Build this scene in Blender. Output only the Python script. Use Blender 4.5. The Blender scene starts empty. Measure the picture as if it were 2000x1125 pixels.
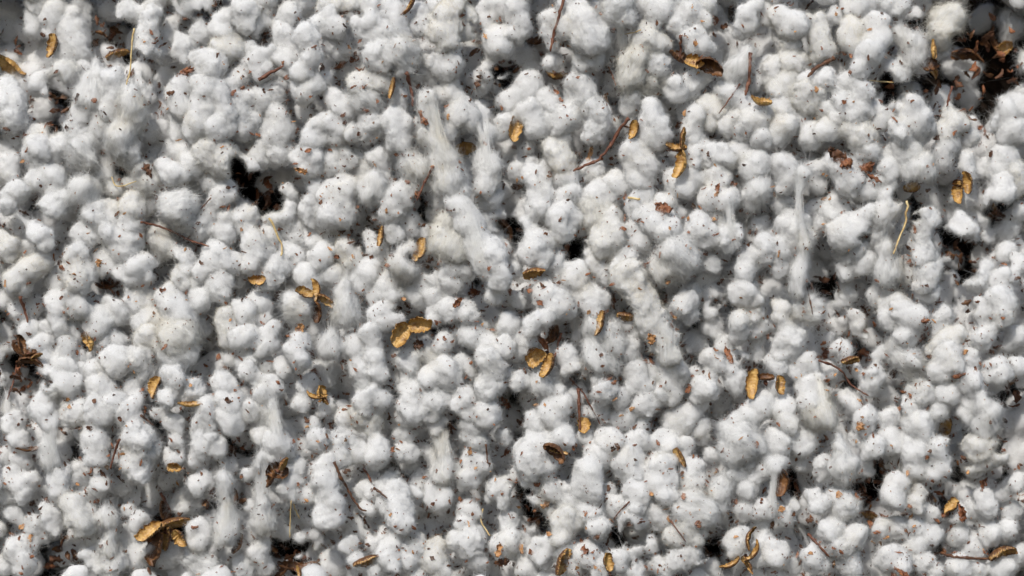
import bpy, math, random
import numpy as np
C = bpy.context.scene
# ------------------------------------------------ camera, sky, sun, exposure
D = 2.2                                   # metres from the lens to the front of the cotton; 1 m of it fills the frame
cam = bpy.data.cameras.new('camera'); co = bpy.data.objects.new('camera', cam)
C.collection.objects.link(co); C.camera = co
co.location = (0, -D, 0); co.rotation_euler = (math.radians(90), 0, 0)
cam.sensor_width = 36; cam.lens = 36 * D; cam.clip_start = .05; cam.clip_end = 50
cam.dof.use_dof = True; cam.dof.focus_distance = D - .004; cam.dof.aperture_fstop = 2.0
world = bpy.data.worlds.new('World'); C.world = world; world.use_nodes = True
wn = world.node_tree; sky = wn.nodes.new('ShaderNodeTexSky'); sky.sky_type = 'NISHITA'; sky.sun_disc = False
SUN = np.array([-.34, -.98, .95]); SUN /= np.linalg.norm(SUN)
sky.sun_elevation = math.asin(SUN[2]); sky.sun_rotation = math.atan2(SUN[0], SUN[1]) % (2 * math.pi)
bg = wn.nodes['Background']; bg.inputs[1].default_value = .078
wn.links.new(sky.outputs[0], bg.inputs[0])
sl = bpy.data.lights.new('sun', 'SUN'); sl.energy = 2.7; sl.angle = math.radians(.6); sl.color = (1, .955, .9)
so = bpy.data.objects.new('sun', sl); C.collection.objects.link(so)
from mathutils import Vector, Matrix
so.rotation_euler = Vector(SUN).to_track_quat('Z', 'Y').to_euler()
C.view_settings.view_transform = 'Standard'; C.view_settings.look = 'None'
C.view_settings.gamma = 1; C.view_settings.use_curve_mapping = False; C.view_settings.exposure = 0.60
C.cycles.max_bounces = 14; C.cycles.volume_bounces = 11; C.cycles.diffuse_bounces = 4; C.cycles.transparent_max_bounces = 4
C.cycles.use_denoising = True
rng = np.random.default_rng(7); random.seed(7)
MM = .001
def world_xz(u, v, y):                    # a point of the pile at depth y, from its place in the 2000 x 1125 photograph
    s = (D + y) / D / 2000
    return (u - 1000) * s, (562.5 - v) * s

# ------------------------------------------------ materials
def new_mat(name):
    m = bpy.data.materials.new(name); m.use_nodes = True
    return m, m.node_tree, m.node_tree.nodes['Principled BSDF']
def ramp(nt, fac, stops):
    r = nt.nodes.new('ShaderNodeValToRGB'); e = r.color_ramp.elements
    while len(e) < len(stops): e.new(.5)
    for i, (p, c) in enumerate(stops): e[i].position = p; e[i].color = (*c, 1)
    nt.links.new(fac, r.inputs[0]); return r.outputs[0]
def noise(nt, scale, detail=4, rough=.6, vec=None, dist=0):
    n = nt.nodes.new('ShaderNodeTexNoise'); n.inputs['Scale'].default_value = scale
    n.inputs['Detail'].default_value = detail; n.inputs['Roughness'].default_value = rough
    n.inputs['Distortion'].default_value = dist
    g = nt.nodes.new('ShaderNodeNewGeometry')
    nt.links.new(vec or g.outputs['Position'], n.inputs['Vector']); return n.outputs[0]
def bump(nt, b, h, strength, dist):
    n = nt.nodes.new('ShaderNodeBump'); n.inputs['Strength'].default_value = strength
    n.inputs['Distance'].default_value = dist
    nt.links.new(h, n.inputs['Height']); nt.links.new(n.outputs[0], b.inputs['Normal'])
WHITE = [(.0, (.80, .805, .80)), (.52, (.80, .80, .785)), (.64, (.77, .75, .69)), (.8, (.70, .63, .50))]
cotton = bpy.data.materials.new('cotton_wool'); cotton.use_nodes = True; nt = cotton.node_tree   # the wool itself scatters light through its depth
nt.nodes.remove(nt.nodes['Principled BSDF']); v = nt.nodes.new('ShaderNodeVolumeScatter')
v.inputs['Color'].default_value = (.972, .971, .964, 1); v.inputs['Density'].default_value = 520
nt.links.new(v.outputs[0], nt.nodes['Material Output'].inputs['Volume'])
fibre, nt, b = new_mat('cotton_fibre')
nt.links.new(ramp(nt, noise(nt, 22, 5, .62), WHITE), b.inputs['Base Color'])
b.inputs['Roughness'].default_value = 1; b.inputs['Specular IOR Level'].default_value = .1
tr = nt.nodes.new('ShaderNodeBsdfTranslucent'); tr.inputs[0].default_value = (.8, .8, .78, 1)
mx = nt.nodes.new('ShaderNodeMixShader'); mx.inputs[0].default_value = .25
out = nt.nodes['Material Output']
nt.links.new(b.outputs[0], mx.inputs[1]); nt.links.new(tr.outputs[0], mx.inputs[2]); nt.links.new(mx.outputs[0], out.inputs[0])
cotton_c = cotton.copy(); cotton_c.name = 'cream_cotton_wool'; cotton_c.node_tree.nodes['Volume Scatter'].inputs['Color'].default_value = (.968, .958, .925, 1)
fibre_c = fibre.copy(); fibre_c.name = 'cream_cotton_fibre'
e = [n for n in fibre_c.node_tree.nodes if n.type == 'VALTORGB'][0].color_ramp.elements
for q, c in zip(e, [(.78, .765, .72), (.76, .74, .67), (.72, .67, .56), (.66, .58, .44)]): q.color = (*c, 1)
def plant_mat(name, dark, mid, light, scale, rough, spec=.4, bd=.0006):
    m, nt, b = new_mat(name)
    nt.links.new(ramp(nt, noise(nt, scale, 6, .68), [(.3, dark), (.5, mid), (.7, light)]), b.inputs['Base Color'])
    b.inputs['Roughness'].default_value = rough; b.inputs['Specular IOR Level'].default_value = spec
    bump(nt, b, noise(nt, scale * 5, 5, .7), .6, bd); return m
M = {
 'gold':   plant_mat('bur_gold', (.13, .055, .014), (.42, .24, .07), (.66, .45, .17), 150, .4, .45),
 'edge':   plant_mat('bur_edge', (.05, .02, .008), (.18, .08, .025), (.34, .18, .06), 200, .5),
 'shell':  plant_mat('bur_brown', (.028, .012, .006), (.10, .042, .015), (.24, .11, .035), 120, .5),
 'twig':   plant_mat('twig_bark', (.045, .018, .012), (.12, .042, .022), (.24, .11, .06), 260, .6),
 'straw':  plant_mat('dry_straw', (.30, .18, .07), (.52, .38, .17), (.66, .56, .30), 200, .5),
 'rust':   plant_mat('rusty_leaf', (.085, .028, .012), (.20, .072, .03), (.36, .16, .065), 220, .6),
 'tan':    plant_mat('tan_leaf', (.22, .10, .04), (.42, .21, .085), (.58, .36, .17), 220, .55),
 'dark':   plant_mat('dark_leaf', (.03, .013, .008), (.085, .034, .015), (.17, .075, .03), 260, .65),
 'black':  plant_mat('litter_and_gap_shade', (.004, .003, .002), (.010, .007, .005), (.03, .016, .009), 60, .9, .1, .004),  # backdrop only: near-black colour stands in for shade deep in the gaps
}
FZ = 4.2; PJ = 35; PI_ = 60; NTH = 300
# ---- cotton tufts read off the photograph, as chains of lobes "x y r" (quarter pixels inside a 500 x 281 field), @ = how far back
TUFTS = {
(0,0): "30 40 100,60 190 130@1.2;40 380 60@2;265 30 80@.5;250 130 80,270 220 80@.7;270 380 80,290 470 60@2;430 90 110,430 220 80@.4;560 170 130,600 330 130,520 410 100@.5;600 40 100@.8;740 80 90,740 220 80@1.3;860 60 70@1.5;1000 90 85,1130 120 60@.2;1240 0 90@.4;1185 140 80,1130 300 90,1110 430 100@0;930 240 80,960 300 70@2;1250 400 100@.8;1360 170 90,1340 270 80@.8;1440 330 80,1400 410 60@.5;1590 230 85@.4;1440 30 80,1560 30 110,1640 20 80@.2;1745 180 80,1750 270 70@.2;1920 110 100,1920 200 90@.1;1810 350 100,1730 410 90@.2;1640 500 120,1560 470 90@-.1;1940 400 80,1960 500 80@.3;1420 650 90,1370 750 80,1420 830 90@0;1390 950 80,1400 1040 70@.2;1600 700 110,1570 850 90,1545 1000 90@-.2;1680 720 110,1740 870 90,1700 1000 110@-.1;1870 640 80,1850 760 90,1870 880 90,1900 1000 100@.2;1970 760 80,1960 900 90@.3;340 640 95,400 720 60@.2;520 580 90,470 640 50@.2;640 520 70@.4;90 700 90,110 800 130,100 920 110@0;40 640 70@1;740 500 22,760 630 80,740 760 130@-.1;640 880 110,570 960 80@0;800 1000 100@0;640 1020 110@0;910 620 90,880 760 100,870 860 90@-.2;1010 720 60,1020 800 95,1050 900 90,1000 1000 100,950 1080 120@-.3;1110 620 80,1150 750 60@1;1250 760 90@1.8;1150 1000 90@.6;310 900 110,280 820 80@1.4;430 900 90@2.4;290 1060 110@.4;460 1080 70@.3;90 1080 110@.8;1230 1020 80@.8",
(1,0): "30 100 90,20 200 90@.4;300 120 80,210 200 60@.6;200 270 90,220 340 80@.4;210 450 90,130 440 70@.3;330 460 70@.5;30 450 100,60 560 90@.1;390 270 80,430 340 70,460 470 85,400 560 80@-.2;380 700 100,460 650 90@-.1;540 640 70@.3;500 190 90,600 210 90,560 130 70@.2;380 30 100@1;640 60 90,560 30 80,740 40 80@.6;720 110 70@.8;650 400 90,600 360 70@.6;900 80 90,880 200 110,960 300 110@-.1;1060 120 110,1060 280 110@-.1;960 430 110,1010 500 90@-.2;1130 420 130,1180 470 80@-.3;1280 90 90,1250 210 90@.1;1430 60 90@.5;1560 60 100,1500 170 120,1420 260 90,1480 330 100@-.3;1640 130 90,1620 240 80@0;1400 440 90,1500 520 110,1480 430 90@-.1;1330 560 90,1390 620 60@.3;1620 420 110@1.2;1830 60 110,1800 170 90,1900 80 100@.3;1870 330 120,1900 270 90@0;1900 480 90,1800 520 60@.2;1500 700 90,1440 730 60,1560 720 60@.2;800 640 90,950 650 100,880 610 70@0;820 760 100,900 800 60@0;980 780 80@.3;1110 800 80,1130 740 60@.2;1200 640 70@.5;650 820 90,600 760 70,680 860 80@.1;520 800 60,540 850 60@1.2;480 1000 100,440 1070 90@-.1;620 980 110,640 1080 100@0;750 1040 90@.1;900 980 110,950 1000 80@0;160 940 100,180 1060 110,100 1010 90@.3;380 900 70@.8;60 740 90,20 800 90@.3;160 700 90@.4;1110 1000 100,1080 940 80,1120 1100 90@-.1;1250 990 80@.2;1560 900 110,1520 1020 80@0;1650 960 90,1620 850 80@0;1750 900 70@.3;1770 1030 80@.2;1750 680 90,1700 640 60@.6;1970 800 70@.6;1950 950 80,1900 1040 70@.2;1850 700 50@1",
(2,0): "60 60 90,80 180 80,60 280 90@-.1;220 60 80@1.2;330 180 100,310 280 90@0;540 160 140,600 280 130,440 220 100@-.3;480 330 80@.1;320 470 75@.1;660 90 80,720 200 60,760 320 70,740 440 70@.5;860 60 130,900 140 70,780 100 60@-.2;850 230 35,840 330 50@.2;1130 100 90,1080 30 90,1200 50 80@.1;1340 30 90@.2;1400 120 110,1300 180 80,1480 160 90@0;1420 330 100,1480 400 70,1340 300 70@-.1;1540 40 80@.2;1070 290 100,1000 340 80,1150 330 90@0;960 450 100,950 580 100,900 620 60@-.1;1130 480 110@0;1110 660 100,1180 600 60@.1;1300 700 95,1280 660 60@-.1;1430 660 110,1520 600 80@0;1640 330 100,1700 400 90@1.4;1580 180 90@1.3;1830 130 70,1810 190 90,1900 60 60@-.2;1960 120 80@.1;1810 400 55,1760 520 100,1740 590 90@-.1;1940 520 80,1920 640 70@.4;1700 740 100,1780 800 80@0;590 480 110,560 560 80,640 450 70@0;560 680 110,600 760 100@-.1;100 480 120,150 580 90@.9;130 700 120,60 780 100@.2;150 880 110,180 980 100@0;290 800 90@.1;430 900 120,360 960 80@-.1;640 860 100,650 980 100,640 1060 90@-.1;390 1080 80@0;770 700 80,760 640 70@.8;770 900 80,790 1020 80@.9;930 780 70,910 850 75@.1;1090 860 90,1110 980 110,1130 1060 120@-.2;1270 820 80@1;1420 900 90,1400 1000 90,1420 1100 80@.1;1560 860 100,1540 960 70@.1;1680 940 100@0;1850 980 120,1930 940 110@-.2;1960 1080 90@-.1;1380 830 80@.4",
(3,0): "20 150 60@.1;140 30 80@.5;170 180 120,110 140 80,230 160 80@-.1;390 180 80,400 300 90,410 400 90@0;130 330 110@.2;220 460 100,140 470 70@.1;40 530 90,60 600 80@.1;540 170 70@.3;650 220 90,620 320 100@-.1;720 60 100,640 60 70,820 30 70@.1;850 170 90,840 300 95,790 410 100,740 520 90@-.3;1030 60 100,960 20 90@0;1120 130 60@1;1100 330 110,1050 260 60,1110 440 80@.1;1400 200 140,1380 280 110,1300 260 80@0;1330 420 60@.6;1010 590 95,960 560 60@.3;870 560 90@1;1500 520 130,1600 560 90@2.2;1560 740 110@2.6;1700 110 100@2.5;1920 180 100,1880 240 60@1.4;1120 730 90,1200 800 60@2.3;1350 750 70@1.6;1260 820 80@2.2;1950 500 110,1880 480 60@.5;150 640 90,90 700 90@0;320 640 100@.1;460 640 90,520 700 60@0;290 770 110,370 770 80@-.1;100 830 100@.1;690 700 110,640 640 90@-.1;690 870 110,610 800 80@-.1;240 900 80@.2;430 880 80@.1;520 900 90@0;100 980 110,60 1060 90@-.1;350 1060 90@.1;480 1040 90@0;650 1000 80,740 1080 110@0;860 870 70,900 960 80@.3;940 780 80@.6;1100 850 110,1150 960 120@-.1;1060 1060 120@-.1;1210 1000 90@.1;1450 930 110,1400 1020 90@.2;1560 1080 70@.5;1450 870 70@.9;1750 800 130,1830 740 90@.4;1700 900 100@.3;1850 880 120,1950 860 100@.2;1880 1020 130@.1;1970 720 90@.8;1990 1060 60@.1",
(0,1): "330 60 120,300 100 100@0;470 40 100@.1;650 60 110,690 110 60@-.1;60 50 110@1;60 230 110,90 170 90@.5;830 10 80@.2;990 40 120,1000 130 80@-.1;1040 150 60@0;620 240 120@1.5;500 220 90@1.5;380 270 120,280 300 80,400 350 100@0;420 470 110,370 450 80@-.1;680 280 30,640 380 110,700 360 80,600 420 80@0;820 150 100,830 260 100,870 350 80@.4;680 490 110,780 470 60@1;110 400 110,80 450 90@0;30 590 90@1;150 590 80,180 680 60@.9;1090 260 120,1160 320 90@.1;920 340 60@.5;1040 420 90,1060 500 90@0;1190 440 70,1150 490 70@.3;1250 370 60@1;1310 210 100,1400 230 70@-.1;1370 90 100@.8;1240 80 100@1;1510 170 110@0;1430 50 100@.3;1740 110 140,1650 90 120,1800 150 90@-.1;1960 150 70@.1;1930 20 60@.8;1640 310 80,1700 270 60@.2;1740 400 95@.1;1910 410 80@.9;1490 300 100@.8;1360 360 80@.8;1400 500 130,1440 560 90,1480 460 80@-.1;1320 470 80@.1;760 580 110,900 560 110@0;1040 620 110@0;640 690 90,720 740 80@0;880 700 120,1000 720 110,960 820 100@-.1;330 710 100,360 760 70@-.3;490 690 90@1.2;50 790 100,30 830 80@.2;180 850 90,220 820 70@.4;250 970 110,160 1050 100,320 930 90@0;590 860 90,620 980 110,660 1050 110@-.2;460 1070 90@.3;830 940 110,880 900 90@.2;1080 980 120,1000 1040 110,1150 1020 90@-.1;1210 740 100,1280 820 100,1260 890 60@.4;1400 720 90@2;1620 600 110,1560 680 80@.1;1780 580 90,1750 680 90@.1;1950 560 90,1940 640 60@.1;1960 760 90,1970 900 100@-.1;1440 920 90,1430 870 70@.1;1700 880 120,1650 960 110,1800 940 100@0;1420 1060 90@.1;1560 1060 80@.2;1740 1070 110@0;1870 1060 80@.6;1820 780 90@.8",
(1,1): "40 120 90,70 30 70@.3;220 60 110@.3;420 60 110,420 160 80,340 100 70@-.1;470 20 90@.1;600 160 110,690 110 90@.1;810 120 90,850 190 80@.4;970 90 90,1000 130 60@.2;200 240 100@1.4;80 300 90@1.6;1110 220 70@1.5;1110 30 80@.3;1220 150 100,1280 220 90,1180 80 60@-.1;270 410 80,220 380 50@.4;200 560 90,260 530 60@0;450 320 90,430 420 80,440 520 90@0;600 400 130,640 520 130,700 330 100@-.2;860 320 110,900 370 90,850 430 35@-.2;980 300 90@.2;560 590 90@.1;1190 370 100,1100 440 100,1090 540 100@-.1;1310 370 60@.9;870 560 110@1.3;740 620 110@.8;1460 460 70@.2;1650 100 80@2;1920 350 80@1;1810 240 100,1780 300 90@-.1;1800 390 100@.3;1860 560 110@.6;1500 620 90,1460 740 130,1540 800 120,1420 760 80@-.2;1400 540 80@.8;1210 590 75,1200 660 60@.3;1075 700 75,1060 660 50@0;1190 760 35,1160 850 80,1150 930 105,1200 960 70@-.2;1300 700 60@.6;930 800 90,900 720 60@.2;340 650 90@.3;100 760 120,60 860 110@.1;80 640 80@.5;300 720 90@.3;450 740 90@.2;640 700 60@.3;520 880 110,500 940 80@0;700 840 110,740 900 90@.1;150 980 110,120 1060 100@0;260 880 110@.1;400 1010 90,450 1060 70@0;600 1010 90@.1;740 960 70,730 1080 40@0;880 990 100,830 1070 80@0;1080 1090 120@.1;1400 1020 80@.3;1330 1110 90@.2;1550 1000 100,1640 990 90@0;1560 1100 90@.1;1950 820 60@1;1880 700 80@1.1;590 790 80@.2",
(2,1): "120 40 80@.4;150 150 60@.5;60 220 80@.7;370 60 100,400 140 90,330 30 80@-.1;420 270 110@.1;610 250 100,560 270 70@.3;750 180 90@1.2;980 60 100,1010 160 120,980 270 100@-.1;1180 180 70@.4;1440 80 100,1430 160 90@.1;1280 270 110@.2;1380 310 110@.1;800 290 100,850 340 70@.1;680 390 120@0;600 440 90@.1;180 290 100,200 400 90,200 510 80@0;400 440 100@.1;380 570 110,480 600 80,390 700 90@-.1;80 520 110@1;640 540 110,640 620 60@0;790 560 80,780 640 90,740 740 120,700 770 90@-.2;590 690 60@.5;970 480 90,1040 440 90@0;1190 450 90@.1;1130 620 140,1200 680 110@-.2;970 700 110,1000 770 90@-.1;1300 550 80@.4;1560 110 100,1660 90 100@.1;1600 270 120,1580 350 90@.1;1680 440 110,1560 440 90@-.1;1650 560 90@.1;1680 680 110@-.1;1470 690 120,1500 760 80@-.1;1360 660 70@.5;1800 60 120@.2;1900 180 120@.1;1910 380 110,1900 450 60@0;1800 260 70@.8;1270 780 90,1280 880 150,1200 950 110,1360 930 110@-.3;180 750 100,130 840 110,200 880 90@-.1;120 680 80@.1;280 760 60@.5;360 930 110,340 850 70@.4;620 850 80,650 950 90,720 1010 90@.2;500 1040 100,520 1000 70@0;880 940 110,860 890 80@-.1;970 1050 110@0;1010 900 50@.4;1620 850 90@.9;1550 950 80@.1;1490 1060 100@.8;1670 1010 110@1.1;1830 900 80,1820 1000 90@0;1950 800 90,1960 900 80@-.1;1850 1100 80@.2;1960 640 80@.6;30 1000 60@.3;220 1110 60@.3;400 1110 60@.3;300 170 60@.3;1080 300 60@.4",
(3,1): "40 200 90@.3;120 180 100,120 310 80@0;370 200 80,390 310 80@.3;530 200 110,600 290 120@0;780 60 110,740 110 80@.1;800 330 90@.1;950 180 110,930 260 80@.2;1080 60 130@.2;1160 220 120,1200 140 90,1140 280 70@-.1;1380 60 100,1370 150 80@.3;1570 120 65,1560 200 60@.3;1710 190 75@.5;1850 100 120,1820 220 100@.2;1790 380 110,1820 300 90@-.1;1960 200 80,1930 350 90@0;1960 550 80@.3;550 480 100,500 540 80@.3;370 520 90@.6;680 400 60@.9;690 620 100,560 700 110,780 540 80@-.1;620 840 100,700 780 90@.2;980 420 80,960 520 90,900 600 110,870 680 90@0;770 900 90,720 930 70@.1;890 820 60,920 990 100,870 1020 60@-.1;600 1000 90@.2;250 600 90,260 730 110,160 650 90@.2;360 960 110@1.2;60 850 110,80 970 80@0;100 480 80@.4;60 720 80@.5;1000 720 80@.7;1080 620 50@1;1260 580 90,1220 720 90,1230 830 100@-.1;1280 1000 100,1270 1080 80@-.1;1390 450 140@1.5;1520 420 110@1;1520 660 110,1480 720 90@-.1;1640 560 100@1;1370 760 90,1380 880 60@.5;1640 1040 110,1650 960 80@.3;1740 700 70@1;1700 860 90@1.6;1880 680 100@.7;1880 840 90@.3;1820 1050 80@0;1950 960 60,1900 1070 60@0;1450 900 80@2.3;1060 1040 120@.8;440 620 70@.4",
(0,2): "190 -20 80@.1;50 100 90@.6;160 180 90@.5;310 130 80@.6;450 130 90,420 230 60,440 300 60@0;590 60 80,600 150 90@-.1;560 270 70,600 370 50@.3;730 100 80@.4;770 260 110,750 330 70@0;920 160 110,860 200 70@0;1060 60 110@.1;1130 240 110@.1;1000 310 60@.9;1200 100 90@.2;1350 120 110,1380 250 130@0;1400 380 150,1330 330 90@-.2;1560 290 90@.7;1440 500 120,1330 540 90@-.1;1570 60 100@.1;1720 40 90@.1;1640 430 80,1680 400 60@1.6;1770 230 100,1800 370 90@.2;1920 200 100@.1;1920 390 100@-.1;230 330 90@.3;380 340 80@.3;330 450 110,370 530 80@.1;530 430 70,510 520 80@.1;500 620 110@0;380 720 110,520 740 100@-.1;360 830 90,330 950 100,380 1040 80@-.1;30 350 90@1;30 520 80@.8;20 700 60@1;200 820 140@2.1;120 690 50@1.5;90 1060 90@.3;30 840 20,40 960 45@.5;680 530 90,720 490 60@.4;650 650 90@.3;820 450 75@.2;920 410 65@.2;930 540 110,880 600 90@-.1;1080 540 110@-.1;1150 400 100,1230 430 80@0;760 660 90@.1;770 800 110@0;1130 640 90@.1;1230 610 70@.2;1020 740 70,1040 850 80@.2;900 900 110@-.1;1020 970 110,1060 950 70@-.1;780 950 120@-.1;560 1000 90,640 970 80@0;540 900 80@.2;1330 680 90,1350 740 110,1330 850 90@-.3;1250 900 80,1230 970 60@.1;1510 840 85,1500 780 60@-.1;1380 1050 90@.1;1480 1020 80@.7;1150 900 70@1.5;880 1040 90@.8;1740 640 90@1;1830 570 70@.6;1740 760 90@.1;1800 860 110@0;1930 640 90@.1;1640 960 100,1620 1060 90@-.1;1820 1010 110@0;1960 950 80@.1;1100 1090 90@.3;1960 530 80@.2",
(1,2): "300 130 70,330 190 100,400 110 60@-.1;60 120 90@.4;50 260 70@.4;130 340 70,120 440 100@.1;520 380 65@.4;350 400 80,340 480 100,350 560 70@-.3;720 20 50,710 110 70,700 200 105@-.2;610 370 35,600 460 80,610 520 50@-.1;790 450 90,770 400 60@0;980 200 120,1040 240 80@-.2;1040 60 110,950 60 80@0;1280 70 110@.3;1400 60 100@.2;1520 30 90@.3;1400 200 80,1520 190 80,1650 190 80@.1;1850 60 90@0;900 330 80,930 450 60,930 560 80,940 680 80@-.3;830 620 90,830 760 70@-.1;860 880 100,960 900 90@-.2;740 620 60@.4;100 620 80@.5;230 640 70@.3;80 800 110@.2;60 960 100@.3;560 640 110@1;400 760 90@.4;370 900 70@.4;560 940 70@.5;250 900 110@1.2;1060 520 90@.5;1060 720 90@.5;1250 520 70,1190 600 80,1170 700 60@.1;1330 480 90@.2;1470 430 75@.1;1440 530 90@.3;1360 700 90,1450 660 100,1500 740 90@-.2;1240 810 100,1270 930 110,1420 880 120@-.2;1200 1040 90@-.1;1430 1050 80@-.1;1620 600 80@.2;1700 360 110@.3;1790 560 90,1820 680 100,1780 780 110@-.1;1620 880 110,1650 960 90@-.2;1820 950 110@-.1;1700 1060 100@-.1;1830 420 80@.2;1950 280 90@.2;1960 480 80@0;1960 680 60@.4;1050 960 110@.4;850 1000 110,920 1040 90@0;700 1040 80@.2;130 1040 80@.5;450 1060 60@.6;1600 340 60@.5",
(2,2): "50 100 60@.5;260 60 110,330 170 120@-.1;180 280 85,250 240 80@-.2;430 90 90@.3;640 80 120,620 150 80@0;520 260 80@.7;1340 150 110,1380 220 70@0;1580 60 120@.7;1420 60 80@.5;1560 170 60@.3;1830 30 100,1900 110 80@-.1;1860 210 90@0;1760 270 90,1760 370 70@-.1;1920 300 70@.1;1560 320 90@.5;1420 420 90,1430 450 70@.9;1650 450 70@.5;630 290 80,640 430 60,660 540 100,740 580 80@-.2;790 420 120,800 320 60@-.1;920 320 70,970 390 50@.2;920 500 110@0;60 500 110@.4;110 400 100@.4;440 520 90,450 600 70@0;520 390 60@.5;40 740 80@.2;200 760 90,240 800 50@.2;300 660 70@.4;950 660 110,970 780 110@-.1;1110 680 80,1110 620 50@0;1250 640 110,1230 760 110@-.1;1050 900 100@-.1;1140 830 90@-.1;870 830 70,860 880 60@0;690 790 110,660 750 70@-.1;580 620 90@1;460 850 90@.5;340 960 120@.1;330 830 90@.3;190 1040 90@.1;700 960 80@.4;140 880 110@1;1500 800 115@-.1;1600 620 90,1560 570 70@0;1430 680 70@.2;1740 700 90,1700 640 60,1740 770 60@.1;1790 560 80@.2;1920 430 60,1940 520 50@.5;1400 960 110,1280 1030 110,1350 1040 100@.3;1640 900 110@1.3;1930 940 110,1850 1000 100@0;1800 1060 110@0;1500 1090 70@.4;860 1010 90@.3;1000 1080 90@.4;520 1000 80@.6;1240 480 80@.1",
(3,2): "90 180 85,80 230 60@0;330 130 90,340 220 60,230 160 50@-.1;560 60 110@.7;1000 220 140,920 240 90,1130 220 90,1060 340 90@-.2;560 290 100@1;710 280 90,690 200 60@.4;880 30 110@.3;1330 230 110,1300 300 80@.3;1270 40 80@.1;1500 230 80@2;1660 130 60,1660 210 65@0;1840 100 110,1830 220 80@-.1;1700 370 90@.1;1920 400 90@.5;170 400 120,140 500 90@0;70 610 80@.1;300 580 90,210 640 70@.1;450 390 60@.4;590 480 85@0;830 420 80@1.2;1480 370 70,1380 400 80,1300 450 60@.1;880 510 60,900 590 45@.2;1000 470 60,1100 560 120@0;1060 680 90@.3;1420 560 120,1360 650 100@-.2;1600 520 80@.1;1560 720 110@0;1780 660 120,1800 780 80@.2;1950 600 70@.3;820 700 120,800 780 80@0;640 880 90@.4;500 640 70@.4;940 860 90,900 800 80@.8;300 760 100,320 900 100@-.1;400 740 20,430 900 50,420 1010 110,480 1040 80@-.2;60 800 80@.1;100 950 110@0;160 1050 90@-.1;1180 800 110@0;1100 900 80@0;1400 860 120@0;1570 880 90@.1;1580 1000 70@.1;770 1000 90,760 1080 70@0;950 1040 90@.1;1180 1060 120@0;1350 980 90@0;1670 830 35,1700 930 60,1740 1000 90,1700 1090 90@-.2;1950 900 90@1.8;1890 1040 80@1.5;650 640 60@.6",
(0,3): "150 30 90@.2;60 180 80@.8;390 40 45,370 130 60,380 200 80@-.1;140 210 80@.5;290 320 130@1.7;200 420 90,100 380 90@.3;220 500 70@.2;60 480 90@.4;470 320 90,480 450 90@.1;560 560 100,600 680 130,640 730 90@-.1;620 300 90@.5;740 80 110,740 200 90@0;1060 60 130,1050 200 110,1100 330 100@-.2;1160 120 90@0;900 180 70@.4;1370 60 60,1350 180 75@0;1590 60 110,1520 200 90@0;1700 120 100@0;1590 390 90@0;1800 230 80@.5;1960 260 70@.1;1770 360 60,1770 500 50,1760 640 80,1760 780 105@-.2;390 640 70,410 740 85@.1;120 660 80@.4;260 720 90@.4;20 760 60@.8;800 440 80@.2;700 500 100@.6;960 430 90@1;830 680 80,860 800 40,860 920 70@0;1050 700 80@.3;1000 840 110@.8;1010 610 50@.6;1180 500 130@1.6;1280 360 90@1.2;1470 540 130,1400 600 80@1.1;130 900 110,200 1000 110@.1;60 1040 90@.3;280 850 80@.4;480 980 120@2.3;720 970 80@.2;880 1000 110,820 1070 90@0;750 830 90@.8;1090 960 110@.6;1330 970 90@.9;1540 750 90,1560 830 90@.1;1540 920 80@.2;1480 1000 50,1620 1050 100@.2;1780 960 90@.9;1900 1040 90@.3;1960 580 60@.3;1920 680 60@.7;1960 800 70@.4",
(1,3): "40 30 80@.2;180 110 105,130 80 80@-.1;460 80 90@0;650 80 80,650 200 80@.1;700 30 60@.1;830 160 90@.2;970 160 95,960 90 70@-.1;1160 170 90@.1;1180 20 90@.2;310 280 90@.1;240 430 110,290 380 80@0;60 240 80,50 400 40,50 560 50,50 700 90@-.1;530 250 80,540 380 100,560 540 110,540 660 110@-.2;430 470 80@.1;1440 60 50,1450 180 45,1460 290 100,1470 350 80@-.1;1340 150 80@.3;1510 90 60@.6;1720 50 100@0;1940 20 60@.2;1450 520 110,1430 430 80@0;1710 250 110,1680 380 110@0;1300 540 90@.4;1250 380 90@.7;1030 380 80@.2;1110 470 100,1110 600 120,1120 690 100@-.3;1000 580 80@-.1;1270 480 50@0;880 470 90@.3;880 580 60@.2;1220 250 90@.8;1660 590 80@.1;1900 420 90,1930 500 60@0;1830 530 45@.3;1620 720 80@.1;1680 860 120,1580 850 80@0;1950 850 110@0;190 630 90@.8;190 780 90@.8;40 920 80@.1;330 840 60,340 920 60,360 980 40@.3;430 820 100@.9;380 680 100@1;590 1010 110@1.1;720 650 90@.9;760 760 90@.9;730 880 80@.1;790 980 70@.1;900 1080 70@.1;960 840 100@.5;1090 900 110,1050 1000 110@0;1230 880 100,1200 980 80@0;1240 1080 80@.2;1380 900 90,1380 1010 100@0;1450 1080 80@.1;1400 780 90@1.2;1730 1020 90@.2;1560 960 60@.9;80 1060 60@.4;1960 680 70@.3",
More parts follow.
